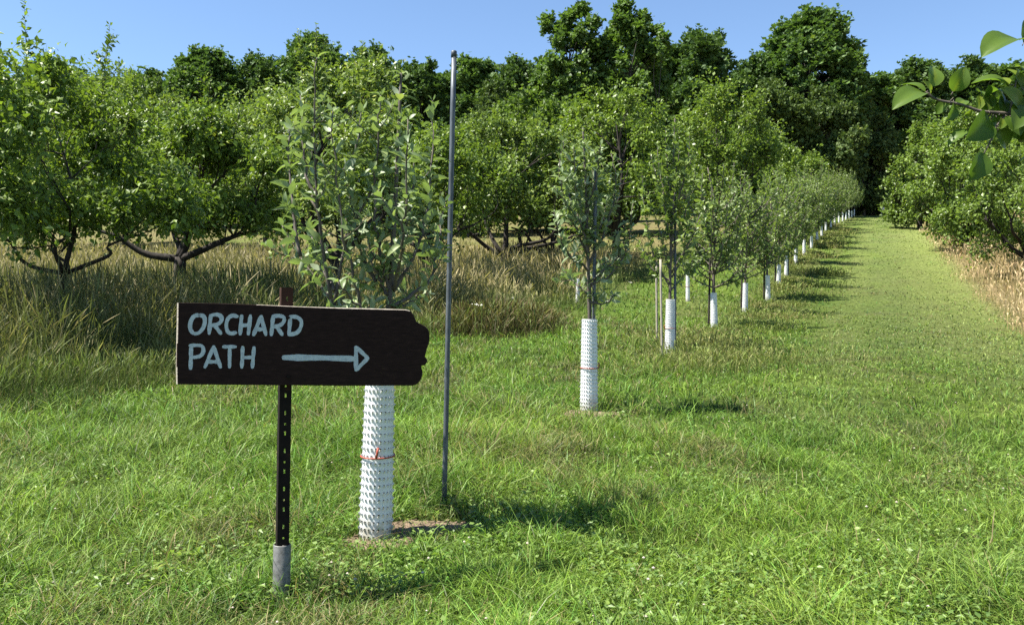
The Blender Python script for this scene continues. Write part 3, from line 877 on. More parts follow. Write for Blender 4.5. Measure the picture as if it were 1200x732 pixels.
# ------------------------------------------------------------------ young trees
def shoot_leaves(acc, path, rs, step, L, kind, t0=.12, tint=(.2, .9), spread=1.0):
    seg = np.linalg.norm(np.diff(path, axis=0), axis=1); s = np.r_[0, np.cumsum(seg)]; tot = s[-1]
    q = np.arange(t0 * tot, tot, step) + rs.uniform(-.4, .4) * step
    q = np.clip(q + rs.normal(0, step * .3, len(q)), 0, tot)
    q = np.concatenate([q, np.full(3, tot)])
    pos = np.stack([np.interp(q, s, path[:, k]) for k in range(3)], -1)
    tg = nrm(np.stack([np.interp(q + .01, s, path[:, k]) - np.interp(q - .03, s, path[:, k]) for k in range(3)], -1) + 1e-6)
    m = len(q)
    ang = np.arange(m) * 2.4 + rs.normal(0, .5, m)
    ref = np.tile([.2, .3, .1], (m, 1)); a = nrm(np.cross(tg, ref)); b = np.cross(tg, a)
    rad = np.cos(ang)[:, None] * a + np.sin(ang)[:, None] * b
    d = nrm(rad * spread * .8 + tg * rs.uniform(-.05, 1.2, m)[:, None] + rs.normal(0, .28, (m, 3)) + np.array([0, 0, .1]))
    up = nrm(tg * .9 - rad * .3 + rs.normal(0, .35, (m, 3)))
    sz = L * rs.uniform(.5, 1.2, m) * np.interp(q / tot, [0, .6, .9, 1], [.95, 1, .9, .6])
    leaves(acc, pos + rad * .006, d, up, sz, kind, rs.uniform(tint[0], tint[1], m), rs=rs)

YG = "young apple trees in the guarded row"
def build_sapling(label, base, trunk, shoots, L, step, kind, seed, trunk_r, mat=M_SAP):
    """trunk, shoots: world points"""
    rs = np.random.default_rng(seed)
    base = np.asarray(base, float)
    t = thing("young_apple_tree", label, "tree", base, 0, YG)
    w = Acc(); lf = Acc()
    tp = smooth_path(np.array(trunk) - base, 22)
    tube(w, tp, np.linspace(trunk_r, trunk_r * .28, 22), 8, wob=.06, seed=seed)
    shoot_leaves(lf, tp[9:], rs, step, L, kind)
    for sh in shoots:
        p = smooth_path(np.array(sh) - base, 16)
        p[1:-1] += rs.normal(0, .006, (14, 3))
        tube(w, p, np.linspace(trunk_r * .5, trunk_r * .13, 16), 6)
        shoot_leaves(lf, p, rs, step, L, kind)
        # short spurs
        for k in range(3):
            i = rs.integers(4, 13); dv = nrm(rs.normal(0, 1, 3) + np.array([0, 0, .7])) * rs.uniform(.08, .2)
            sp = smooth_path([p[i], p[i] + dv * .6, p[i] + dv + [0, 0, .03]], 5)
            tube(w, sp, np.linspace(trunk_r * .16, trunk_r * .08, 5), 4)
            shoot_leaves(lf, sp, rs, step * .8, L * .95, kind, .2)
    link("trunk", w.mesh("young_trunk", [M_YBARK], True), t)
    link("foliage", lf.mesh("young_leaves", [mat], kind == 'hi'), t)
    return t

def px_shoots(lst, Y, rs, dep):
    out = []
    for sh in lst:
        d1 = rs.uniform(-dep, dep); n = len(sh)
        out.append([P(px, py, Y + d1 * (i / (n - 1))) for i, (px, py) in enumerate(sh)])
    return out

rs1 = np.random.default_rng(101)
s1 = [[(450, 405), (410, 372), (385, 345), (352, 300), (330, 262)], [(388, 350), (374, 260), (368, 160), (371, 68)], [(352, 300), (341, 225), (338, 148)],
      [(392, 355), (405, 280), (415, 200), (424, 128)], [(432, 405), (415, 330), (400, 260), (390, 130)], [(456, 350), (490, 285), (504, 210), (507, 118)],
      [(460, 310), (482, 240), (484, 172)], [(458, 350), (441, 262), (440, 180), (446, 112)], [(460, 360), (500, 330), (515, 288), (521, 236)],
      [(452, 390), (422, 362), (396, 330)], [(457, 372), (482, 352), (502, 344)], [(372, 250), (358, 190), (352, 112)], [(404, 285), (432, 230), (452, 190)],
      [(460, 340), (470, 300), (474, 250), (478, 140)], [(392, 340), (372, 300), (362, 262)], [(440, 330), (425, 300), (418, 255)], [(455, 345), (440, 318), (432, 280)]]
b1 = np.array([row[0][0], row[0][1], float(ground(*row[0]))])
build_sapling("leafy young apple tree behind the ORCHARD PATH sign, its leaves grey green", b1, [b1, P(452, 420, 4.15), P(458, 330, 4.15), P(464, 220, 4.15), P(470, 86, 4.15)],
              px_shoots(s1, 4.15, rs1, .40), .076, .0175, 'hi', 1, .022)
s2 = [[(689, 300), (666, 250), (656, 205), (660, 165)], [(689, 312), (712, 262), (722, 215), (716, 180)], [(688, 280), (676, 222), (672, 172)], [(690, 335), (715, 322), (735, 290), (742, 238)],
      [(690, 352), (706, 356), (720, 345)], [(690, 318), (662, 292), (649, 248)], [(688, 252), (700, 202), (704, 170)], [(689, 290), (705, 262), (712, 232)], [(690, 345), (672, 330), (660, 318)],
      [(689, 300), (696, 250), (694, 200)], [(690, 330), (725, 300), (732, 262)], [(688, 270), (668, 236), (664, 200)], [(690, 340), (700, 315), (722, 305)], [(689, 300), (680, 262), (650, 220)]]
b2 = np.array([row[1][0], row[1][1], float(ground(*row[1]))])
build_sapling("slender young apple tree standing clear, its dark stem rising from the second trunk guard", b2, [b2, P(691, 380, 7.74), P(689, 300, 7.74), P(686, 210, 7.74), P(683, 150, 7.74)],
              px_shoots(s2, 7.74, rs1,   .40), .088, .0165, 'hi', 2, .024)
s3 = [[(786, 338), (766, 300), (756, 250), (752, 200)], [(787, 325), (806, 290), (820, 250), (823, 198)], [(788, 272), (775, 215), (770, 168)], [(788, 252), (804, 200), (808, 158)],
      [(786, 330), (776, 280), (760, 230)], [(787, 300), (800, 260), (812, 220)], [(786, 340), (806, 318), (826, 300)], [(786, 330), (762, 312), (750, 285)], [(788, 290), (790, 230), (796, 175)],
      [(788, 300), (780, 250), (762, 180)], [(787, 320), (815, 270), (832, 240)], [(788, 240), (782, 200), (780, 150)]]
b3 = np.array([row[2][0], row[2][1], float(ground(*row[2]))])
build_sapling("young apple tree in the third trunk guard from the sign, thin wooden stake beside", b3, [b3, P(785, 352, 13.3), P(787, 270, 13.3), P(789, 200, 13.3), P(791, 137, 13.3)],
              px_shoots(s3, 13.3, rs1, .6), .12, .019, 'mid', 3, .03, M_ROW)

def generic_sapling(seed, base, label, H, wid, kind, L, step, ns):
    rs = np.random.default_rng(seed)
    base = np.asarray(base, float)
    trunk = [base, base + [rs.normal(0, .03), rs.normal(0, .03), H * .4], base + [rs.normal(0, .06), rs.normal(0, .06), H * .72], base + [rs.normal(0, .1), rs.normal(0, .1), H]]
    tp = smooth_path(trunk, 30)
    sh = []
    for i in range(ns):
        z = .22 + .52 * rs.uniform(0, 1) ** 1.3; a = i * 2.4 + rs.normal(0, .4)
        b = tp[int(z * 29)]
        reach = wid * rs.uniform(.45, 1.0) * (1.05 - .5 * z)
        rise = rs.uniform(.35, .8) * H * .42
        d = np.array([math.cos(a), math.sin(a), 0])
        sh.append([b, b + d * reach * .5 + [0, 0, rise * .25], b + d * reach * .9 + [0, 0, rise * .65], b + d * reach + [0, 0, rise * 1.05]])
    return build_sapling(label, base, trunk, sh, L, step, kind, seed, .04, M_ROW)

protos = []
for i in range(3, len(row)):
    x, y = row[i]; z = float(ground(x, y))
    lb = "young apple tree with full crown, %s in the guarded row counting from the sign" % ORD[i]
    if i < 8:
        H = [3.6, 3.7, 3.9, 4.0, 4.0][i - 3]
        t = generic_sapling(200 + i, (x, y, z), lb, H, [1.1, 1.3, 1.5, 1.6, 1.65][i - 3], 'mid', [.125, .135, .145, .155, .16][i - 3], [.034, .034, .036, .037, .037][i - 3], [40, 44, 48, 50, 50][i - 3])
        if i >= 5: protos.append(t)
    else:
        copy_thing(protos[i % 3], (x, y, z - .03), rng.uniform(0, 6.28), (1.12, 1.12, rng.uniform(1.0, 1.16)), lb, YG)

# poles and stakes
def round_pole(name, label, cat, p0, p1, r, mat, group=None, cap=True):
    p0 = np.asarray(p0, float); p1 = np.asarray(p1, float)
    t = thing(name, label, cat, p0, 0, group)
    a = Acc(); pts = smooth_path([np.array([0, 0, -.1]), p1 - p0], 9); 
    tube(a, pts, r, 14); link("shaft", a.mesh("pole_shaft", [mat], True), t)
    if cap:
        a = Acc(); d = nrm(p1 - p0); q = p1 - p0
        tube(a, [q - d * .03, q + d * .002, q + d * .006], [r * 1.16, r * 1.16, r * .9], 14); link("cap", a.mesh("pole_cap", [mat], True), t)
    return t
yp = 4.64; bp = np.array([PX(520, yp), yp, 0]); bp[2] = ground(bp[0], bp[1])
round_pole("metal_pole", "tall thin grey steel pole beside the nearest young tree, taller than the sign", "pole", bp, P(532, 61, yp), .0138, M_STEEL)
SG = "slim dark stakes beside the young trees"
stakes = []
for i in range(1, 8):
    x, y = row[i]; o = [0, .05, .09, -.12, -.1, -.12, -.1, .1][i]
    r = [0, .016, .02, .022, .024, .028, .03, .03][i]
    p0 = np.array([x + (.035 if i == 1 else o), y + .04, 0]); p0[2] = ground(p0[0], p0[1])
    hh = [0, 2.2, 2.6, 2.2, 2.2, 2.2, 2.2, 2.2][i]
    round_pole("stake", "slim dark metal stake standing by the %s young tree from the sign" % ORD[i], "stake", p0, p0 + [.03 + rng.normal(0, .02), 0, hh], r, M_STEEL if i < 3 else M_BARK, SG, False)
# thin pale wooden stake by the third tree
ys = 12.6; p0 = np.array([PX(776, ys), ys, 0]); p0[2] = ground(p0[0], p0[1])
round_pole("wooden_stake", "thin pale wooden stake in front of the third trunk guard", "stake", p0, P(774, 304, ys), .016, M_STAKE, None, False)
ys = 15.2; p0 = np.array([PX(770, ys), ys, 0]); p0[2] = ground(p0[0], p0[1])
round_pole("wooden_stake", "short pale wooden stake behind the third trunk guard", "stake", p0, P(769, 306, ys), .018, M_STAKE, None, False)

# second row of guards seen between the trees
for px, ytop, ybot, y, lb in ((806, 315, 350, 26.5, "greyish trunk guard standing alone behind the row, between the third and fourth trees"),
                               (677, 312, 345, 27, "pale trunk guard in the tall grass behind the second young tree"),
                               (414, 326, 360, 21, "pale trunk guard half hidden in the meadow behind the sign board")):
    x = PX(px, y); z = float(ground(x, y))
    g = copy_thing(g0, (x, y, z), rng.uniform(0, 6), (.8, .8, .9 if px == 677 else 1.15), lb, "trunk guards in the meadow")
for o in list(COL.objects):
    if o.get("group") == "trunk guards in the meadow": o["group"] = GG

# ------------------------------------------------------------------ old apple trees and other near trees
def crown_tree(name, label, cat, x, y, H, fork, tr, rx, z0, nclump, nleaf, L, kind, mat, seed, spikes=(), limbs=5, rc=.34, group=None, bark=M_BARK, ry=None, cx=0, stems=1, droop=.25, tilt=0, shape=.8, bare=None, twig=True, lowz=None, tint=(.1, .9), pn=3.0, ext=1.0, rmin=.25, rpow=.45):
    rs = np.random.default_rng(seed)
    ry = ry or rx
    z = float(ground(x, y)) - .03
    t = thing(name, label, cat, (x, y, z), 0, group)
    w = Acc(); lf = Acc()
    zc = (z0 + H) / 2; hz = (H - z0) / 2
    rcl = rc * min(rx, hz * 1.2)
    # clump centres, spread through the crown and denser towards its outside
    C = []
    tries = 0
    while len(C) < nclump and tries < 4000:
        tries += 1
        v = nrm(rs.normal(0, 1, 3)); r = rs.uniform(rmin, 1) ** rpow
        p = v * r / (np.abs(v) ** pn).sum() ** (1 / pn)
        taper = 1 - (1 - shape) * max(0, p[2])
        c = np.array([cx + p[0] * (rx - rcl * .5) * taper, p[1] * (ry - rcl * .5) * taper, zc + p[2] * (hz - rcl * .35)])
        if all(np.linalg.norm((c - q) / rcl) > .62 for q, _ in C): C.append((c, rcl * rs.uniform(.75, 1.25)))
    # wood
    fk = np.array([tilt * fork, 0, fork])
    heads = []
    for s in range(stems):
        o = np.array([rs.normal(0, .12), rs.normal(0, .12), 0]) * (stems > 1)
        q = fk + o * 2.5
        path = smooth_path([o + [0, 0, -.1], (o + q) / 2 + rs.normal(0, .03, 3), q], 9)
        tube(w, path, np.interp(np.linspace(0, 1, 9), [0, .12, 1], [tr * 1.35, tr * 1.02, tr * .86]) / (1 if stems == 1 else 1.4), 10, wob=.05, seed=seed + s)
        heads.append(q)
    sc = []
    if bare is None:
        bare = []
        a0 = rs.uniform(0, 6.28)
        for i in range(limbs):
            a = a0 + i * 2 * np.pi / limbs + rs.normal(0, .25)
            bare.append((math.cos(a) * rx * .62 + cx, math.sin(a) * ry * .62, zc - hz * rs.uniform(.15, .5)))
    for i, e in enumerate(bare):
        e = np.array(e, float); h0 = heads[i % len(heads)]
        m1 = h0 + (e - h0) * .35 + [0, 0, -.04 * rx + (.12 if i % 2 else 0)] + rs.normal(0, .05 * rx, 3) * [1, 1, .4]
        m2 = h0 + (e - h0) * .7 + rs.normal(0, .06 * rx, 3) * [1, 1, .5]
        pth = smooth_path([h0 - [0, 0, tr * .3], m1, m2, e], 16)
        tube(w, pth, np.linspace(tr * .62, tr * .2, 16), 8, wob=.05, seed=seed + i)
        sc.append(pth)
    lead = smooth_path([heads[0], (heads[0] + [cx, 0, H * .8]) / 2 + rs.normal(0, .08 * rx, 3), [cx, 0, H * .82]], 16)
    tube(w, lead, np.linspace(tr * .7, tr * .12, 16), 8, wob=.05, seed=seed); sc.append(lead)
    allp = np.vstack([p[4:] for p in sc])
    for c, r in C:
        j = np.argmin(np.linalg.norm(allp - (c * .6 + fk * .4), axis=1)); b = allp[j]
        p = smooth_path([b, (b + c) / 2 + rs.normal(0, .06 * rx, 3) + [0, 0, -.05 * rx], c], 8)
        tube(w, p, np.linspace(tr * .2, tr * .06, 8), 5, cap=False)
    # upright water shoots
    for (sx, sy, sz) in spikes:
        b = np.array([sx * .7 + cx * .3, sy, zc]); e = np.array([sx, sy, sz])
        p = smooth_path([b, (b + e) / 2 + rs.normal(0, .05, 3), e], 14)
        tube(w, p, np.linspace(tr * .16, tr * .04, 14), 5)
        shoot_leaves(lf, p, rs, L * .22, L, kind, .1, tint)
        for k in range(13):
            i = rs.integers(2, 12); dv = nrm(rs.normal(0, 1, 3) + [0, 0, 1.0]) * rs.uniform(.28, .55) * (1.15 - i / 16)
            sp = smooth_path([p[i], p[i] + dv * .5, p[i] + dv + [0, 0, .06]], 6)
            tube(w, sp, tr * .05, 4); shoot_leaves(lf, sp, rs, L * .25, L, kind, .1, tint)
    # leaves on short twigs inside every clump
    lpt = 9; ntw = max(1, int(nleaf / lpt / len(C)))
    tot = sum(r ** 2 for _, r in C)
    for c, r in C:
        n = max(3, int(nleaf / lpt * r * r / tot))
        d = nrm(rs.normal(0, 1, (n, 3)) + [0, 0, .45] + .5 * nrm(c - [cx, 0, zc]))
        st = c + nrm(rs.normal(0, 1, (n, 3))) * (r * rs.uniform(0, .55, n)[:, None])
        ln = r * rs.uniform(.45, 1.05, n) * ext
        en = st + d * ln[:, None]
        if twig:
            for k in range(0, n, 3): tube(w, [c + (st[k] - c) * .3, st[k], en[k]], [tr * .05, tr * .04, tr * .02], 3, cap=False)
        q = rs.uniform(.1, 1, (n, lpt))
        pos = (st[:, None] + (en - st)[:, None] * q[..., None]).reshape(-1, 3) + rs.normal(0, L * .35, (n * lpt, 3))
        dd = np.repeat(d, lpt, 0) * .45 + rs.normal(0, .62, (n * lpt, 3)) + [0, 0, -droop]
        up = np.array([0, 0, 1.]) + rs.normal(0, .55, (n * lpt, 3)) + .35 * nrm(pos - [cx, 0, zc])
        tw = np.repeat(rs.uniform(tint[0], tint[1], n), lpt) * .5 + rs.uniform(tint[0], tint[1], n * lpt) * .5 + (rs.uniform(size=n * lpt) < .03) * .3
        leaves(lf, pos, dd, up, L * rs.uniform(.6, 1.25, n * lpt), kind, np.clip(tw, 0, 1), rs=rs)
    link("trunk", w.mesh("tree_trunk", [bark], True), t)
    link("crown", lf.mesh("tree_crown", [mat]), t)
    return t

OG = "old apple trees of the orchard"
def at(px, y): return PX(px, y), y
# nearest two old trees
crown_tree("apple_tree", "old apple tree at the left edge with leafy upright shoots reaching the sky", "tree", *at(75, 12), 4.25, 1.3, .055, 2.2, 1.7, 34, 23000, .10, 'mid', M_APPLE, 301,
           spikes=[(-.62, .1, 5.15), (.55, .2, 4.85), (-1.2, .2, 4.6), (-.1, -.2, 4.3), (1.0, 0, 4.1), (-.9, -.3, 4.8)], group=OG, bare=[(-.95, -.1, 1.9), (1.05, .1, 1.85), (-.5, .7, 2.0), (.4, -.6, 2.1)], cx=-.15, rc=.38)
crown_tree("apple_tree", "broad old apple tree on a dark single trunk just left of the sign board", "tree", *at(211, 16), 4.2, 1.6, .125, 2.1, 2.0, 34, 23000, .11, 'mid', M_APPLE, 302,
           spikes=[(.55, .1, 5.05), (-.5, .2, 4.55), (1.1, .1, 4.4), (-1.1, 0, 4.2)], group=OG, bare=[(-1.5, -.2, 2.1), (1.5, -.1, 2.1), (-.4, .9, 2.3), (.6, -.8, 2.4)], rc=.38)
crown_tree("apple_tree", "tall loose apple tree behind the nearest young tree, with yellowish top leaves", "tree", *at(392, 21), 6.4, 1.5, .13, 2.7, 2.0, 36, 17000, .13, 'mid', M_APPLE2, 303,
           spikes=[(-.9, 0, 7.2), (-.5, .2, 7.4), (.7, 0, 6.9), (1.6, .1, 6.2)], group=OG, rc=.30, tint=(.2, 1))
crown_tree("apple_tree", "dark limbed apple tree just past the tall steel pole, forked near the ground", "tree", *at(500, 28), 5.6, 1.15, 0.156, 2.9, 2.1, 32, 14000, .15, 'low', M_APPLE, 304, group=OG,
           bare=[(1.6, -.2, 2.4), (-1.4, -.2, 2.5), (.5, .9, 2.6), (-.4, -.9, 2.7)], rc=.36)
crown_tree("apple_tree", "spreading apple tree with several low crooked limbs over the pale meadow", "tree", *at(592, 35), 6.6, 1.0, 0.187, 3.5, 2.1, 38, 17000, .17, 'low', M_APPLE2, 305, group=OG,
           bare=[(-2.0, -.3, 2.3), (2.1, -.4, 2.0), (1.0, .6, 2.6), (3.2, .2, 1.9), (-.9, .8, 2.6)], rc=.32, cx=.5)
crown_tree("apple_tree", "low apple tree with bare twisted limbs next to the spreading apple tree", "tree", *at(648, 37), 5.2, .7, 0.156, 2.7, 2.0, 26, 10000, .17, 'low', M_APPLE2, 306, group=OG,
           bare=[(-1.8, -.2, 1.9), (1.4, -.3, 2.0), (.4, .6, 2.2), (-.8, -.5, 2.0)], rc=.36)
crown_tree("apple_tree", "apple tree filling the gap between the broad apple tree and the nearest young tree", "tree", *at(312, 42), 8.2, 1.5, .16, 4.6, 1.0, 40, 17000, .2, 'low', M_APPLE2, 307, group=OG, rc=.34)
crown_tree("apple_tree", "apple tree seen under the crown of the tree at the left edge", "tree", *at(30, 46), 8.0, 1.3, .18, 5.0, .9, 40, 16000, .21, 'low', M_APPLE, 308, group=OG)
crown_tree("apple_tree", "apple tree showing between the two nearest old apple trees", "tree", *at(148, 48), 9.6, 1.4, .18, 4.8, .9, 40, 17000, .21, 'low', M_APPLE2, 309, group=OG)
crown_tree("apple_tree", "dense green apple tree behind the second young tree of the row", "tree", *at(722, 42), 8.2, 1.3, .22, 3.6, 1.3, 40, 15000, .19, 'low', M_APPLE, 310, group=OG, rc=.30)
crown_tree("apple_tree", "dense green apple tree behind the third and fourth young trees", "tree", *at(838, 52), 9.4, 1.3, .24, 4.3, 1.2, 42, 16000, .22, 'low', M_APPLE, 311, group=OG, rc=.28)
crown_tree("apple_tree", "round green apple tree low behind the fifth young tree of the row", "tree", *at(900, 66), 7.4, 1.3, .24, 4.2, .8, 34, 11000, .25, 'low', M_APPLE, 312, group=OG, rc=.30)
# right of the path
RG = "bright green trees along the right side of the path"
crown_tree("orchard_tree", "bright green tree farthest along the right of the path, nearest its end", "tree", *at(1078, 66), 8.2, .9, .2, 3.2, .1, 40, 15000, .24, 'low', M_RIGHT, 321, group=RG, rc=.32, bark=M_BARK)
crown_tree("orchard_tree", "bright green rounded tree between the far tree and the tree at the right edge", "tree", *at(1135, 46), 7.4, .9, .2, 3.1, .25, 42, 17000, .19, 'low', M_RIGHT, 322, group=RG, rc=.32)
crown_tree("orchard_tree", "bright green tree at the right edge behind the hanging apple branch", "tree", *at(1205, 34), 6.4, .9, .16, 3.0, .45, 42, 19000, .145, 'low', M_RIGHT, 323, group=RG, rc=.32)
crown_tree("orchard_tree", "bright green tree in the tan grass, last on the right side", "tree", *at(1285, 27), 5.6, .9, .16, 2.3, .8, 24, 7000, .14, 'low', M_RIGHT, 324, group=RG, rc=.34)

# ------------------------------------------------------------------ woodland behind
def forest_proto(seed, H, rx, z0, ncl, nl, L, mat, rc=.24, shape=.7, rmin=.25, rpow=.45, name="woodland_tree", trunk_r=.28):
    return crown_tree(name, "x", "tree", 0, -300, H, H * .28, trunk_r, rx, z0, ncl, nl, L, 'tuft', mat, seed, limbs=5, rc=rc, bark=M_GREYBARK, twig=False, shape=shape, droop=.0, pn=2.4 if rmin < .5 else 2.0, ext=.7, rmin=rmin, rpow=rpow)

def wood_tree(src, label, px, ytop, y, wpx, group, rot):
    H = (366 - ytop) / F * y + CAMZ - float(ground(PX(px, y), y))
    s0 = src["H"]; r0 = src["RX"]
    return copy_thing(src, (PX(px, y), y, float(ground(PX(px, y), y)) - .2), rot, (wpx * y / F / 2 / r0, wpx * y / F / 2 / r0, H / s0), label, group)

PR = {}
for key, args in dict(
        dome=(407, 22, 5.2, 1.0, 190, 36000, .44, M_FOREST2, .30, 1.0, .7, .3),
        d1=(401, 22, 5.0, 1.0, 80, 26000, .50, M_FOREST, .40, .9), d2=(402, 22, 5.4, 1.2, 70, 26000, .50, M_FOREST, .42, .9), d3=(403, 22, 4.8, .8, 90, 28000, .46, M_FOREST2, .38, .9),
        pale=(404, 20, 4.6, 2.5, 56, 17000, .46, M_PALEW, .34, .9), olive=(405, 15, 5.5, .6, 70, 22000, .44, M_OLIVE, .32, .95), mid=(406, 12, 5.4, .5, 66, 22000, .36, M_PALEW, .34, .95)).items():
    p = forest_proto(*args); p["H"] = args[1]; p["RX"] = args[2]; PR[key] = p
WG = "woodland trees behind the orchard"
wood = [
 # key, px, ytop, Y, width px, label
 ('d3', -60, 70, 112, 110, "dark woodland tree behind the shoots at the left edge"),
 ('pale', 58, 62, 95, 80, "pale green woodland tree between the leafy shoots at the left edge"),
 ('d1', 118, 88, 112, 90, "dark woodland tree behind the second leafy shoot from the left edge"),
 ('mid', 168, 86, 96, 72, "pale green lower tree left of the dark woodland crown, above the broad apple tree"),
 ('dome', 240, 57, 112, 104, "wide dark woodland tree above the broad apple tree, highest on the left"),
 ('d1', 302, 60, 114, 70, "narrow dark woodland tree between the wide dark crown and the yellow topped apple tree"),
 ('dome', 368, 39, 116, 92, "dark woodland tree rising highest behind the nearest young tree"),
 ('d2', 430, 56, 116, 80, "dark woodland tree just left of the tall steel pole, behind the young leaders"),
 ('d1', 488, 68, 114, 76, "dark woodland tree directly left of the tall pole's top"),
 ('d3', 556, 60, 116, 84, "dark woodland tree directly right of the tall pole's top"),
 ('d2', 606, 70, 114, 74, "dark woodland tree left of the tall airy pale green tree"),
 ('olive', 578, 103, 82, 92, "brownish flowering tree low behind the tall steel pole"),
 ('d1', 820, 32, 104, 92, "dark pointed woodland tree right of the two airy pale trees"),
 ('d3', 772, 42, 108, 80, "dark woodland tree just behind the right airy pale tree"),
 ('d2', 878, 68, 112, 76, "dark woodland tree in the dip left of the big round crowned tree"),
 ('dome', 948, 12, 112, 128, "big round crowned dark tree standing highest above the woods"),
 ('d3', 1022, 80, 116, 84, "dark woodland tree above the dark end of the path"),
 ('d2', 1078, 72, 118, 92, "dark woodland tree above the far bright tree on the right"),
 ('d1', 1140, 66, 116, 84, "dark woodland tree behind the hanging apple branch"),
 ('d3', 1200, 62, 114, 90, "dark woodland tree at the right edge behind the hanging branch"),
 ('d2', 1275, 60, 114, 100, "dark woodland tree at the far right, mostly cut by the picture edge"),
 ('olive', 902, 98, 98, 104, "yellowish flowering tree below the dip left of the big round crown"),
 ('olive', 962, 108, 100, 96, "yellowish flowering tree directly below the big round crowned tree"),
 ('olive', 1012, 122, 110, 76, "yellowish flowering tree directly above the dark path end"),
 ('mid', 622, 108, 62, 130, "light green bushy tree behind the spreading apple tree"),
 ('mid', 710, 112, 60, 140, "light green bushy tree below the two airy pale trees"),
 ('mid', 848, 148, 72, 110, "light green bushy tree below the dark pointed woodland tree"),
 ('mid', 452, 112, 60, 110, "light green bushy tree behind the nearest young tree's right shoots"),
 ('mid', 548, 140, 58, 90, "light green bushy tree just right of the tall pole's middle"),
 ('mid', 262, 130, 70, 120, "light green bushy tree behind the crown of the broad apple tree"),
]
for i, (k, px, yt, y, wp, lb) in enumerate(wood):
    wood_tree(PR[k], lb, px, yt, y, wp * (1.22 if k[0] == 'd' and k != 'dome' else 1.06), WG, i * 1.7)
# deeper second line of the woods, seen only through gaps between the crowns
for i in range(16):
    px = -110 + i * 92
    wood_tree(PR[['d1', 'd2', 'd3'][i % 3]], "dark woodland tree of the second line, seen only through gaps", px, 84 + 8 * math.sin(i * 2.1), 136, 150, "second line of woodland trees", i * 2.3)
# the two airy pale trees
for src_seed, px, yt, wp, lb in ((431, 668, 7, 104, "tall airy pale green tree, left of the pair, with sky between its limbs"),
                                (432, 742, 3, 96, "tall airy pale green tree, right of the pair, touching the dark pointed tree")):
    y = 80; H = (366 - yt) / F * y + CAMZ - float(ground(0, y))
    crown_tree("woodland_tree", lb, "tree", *at(px, y), H, H * .38, .3, wp * y / F / 2, H * .24, 90, 22000, .40, 'tuft', M_AIRY, src_seed, group=WG, bark=M_GREYBARK, twig=False, rc=.27, limbs=6, shape=.95, ry=4.5, pn=2.3, ext=.8)
# prototypes themselves were only patterns: remove them
for p in PR.values():
    for ch in list(p.children): bpy.data.objects.remove(ch, do_unlink=True)
    bpy.data.objects.remove(p, do_unlink=True)

def build_undergrowth():
    rs = np.random.default_rng(55)
    acc = Acc()
    n = 80000
    x = rs.uniform(-110, 120, n); y = rs.uniform(106, 138, n)
    gap = (np.abs(x - PX(1028, 108)) < 3.2 + 1.2 * vnoise(x * .3, y * .3, 2)) & (y < 117)
    hh = 3.5 + 5 * fbm(x * .12, y * .12, 61)
    k = ~gap
    x, y, hh = x[k], y[k], hh[k]; n = len(x)
    z = ground(x, y) + hh * rs.uniform(0, 1, n) ** 1.4
    pos = np.stack([x, y, z], -1)
    leaves(acc, pos, rs.normal(0, 1, (n, 3)) + [0, -.5, .3], rs.normal(0, .6, (n, 3)) + [0, -.4, 1], rs.uniform(.4, .9, n), 'tuft', rs.uniform(0, .9, n), rs=rs)
    link("undergrowth", acc.mesh("undergrowth", [M_FOREST]), kind="stuff", label="dark shrubby undergrowth at the foot of the woods", cat="undergrowth")
build_undergrowth()

# ------------------------------------------------------------------ small far sign
def build_far_sign():
    y = 98; x = PX(1033, y); z = float(ground(x, y))
    t = thing("small_sign", "small whitish sign on a thin post at the far end of the path", "sign", (x, y, z))
    a = Acc(); box(a, (0, -.05, .95), (.62, .04, .26)); box(a, (0, -.05, 1.15), (.40, .04, .12)); link("board", a.mesh("small_board", [M_SIGNW]), t)
    a = Acc(); box(a, (0, 0, .5), (.07, .06, 1.2)); link("post", a.mesh("small_post", [M_STAKE]), t)
build_far_sign()

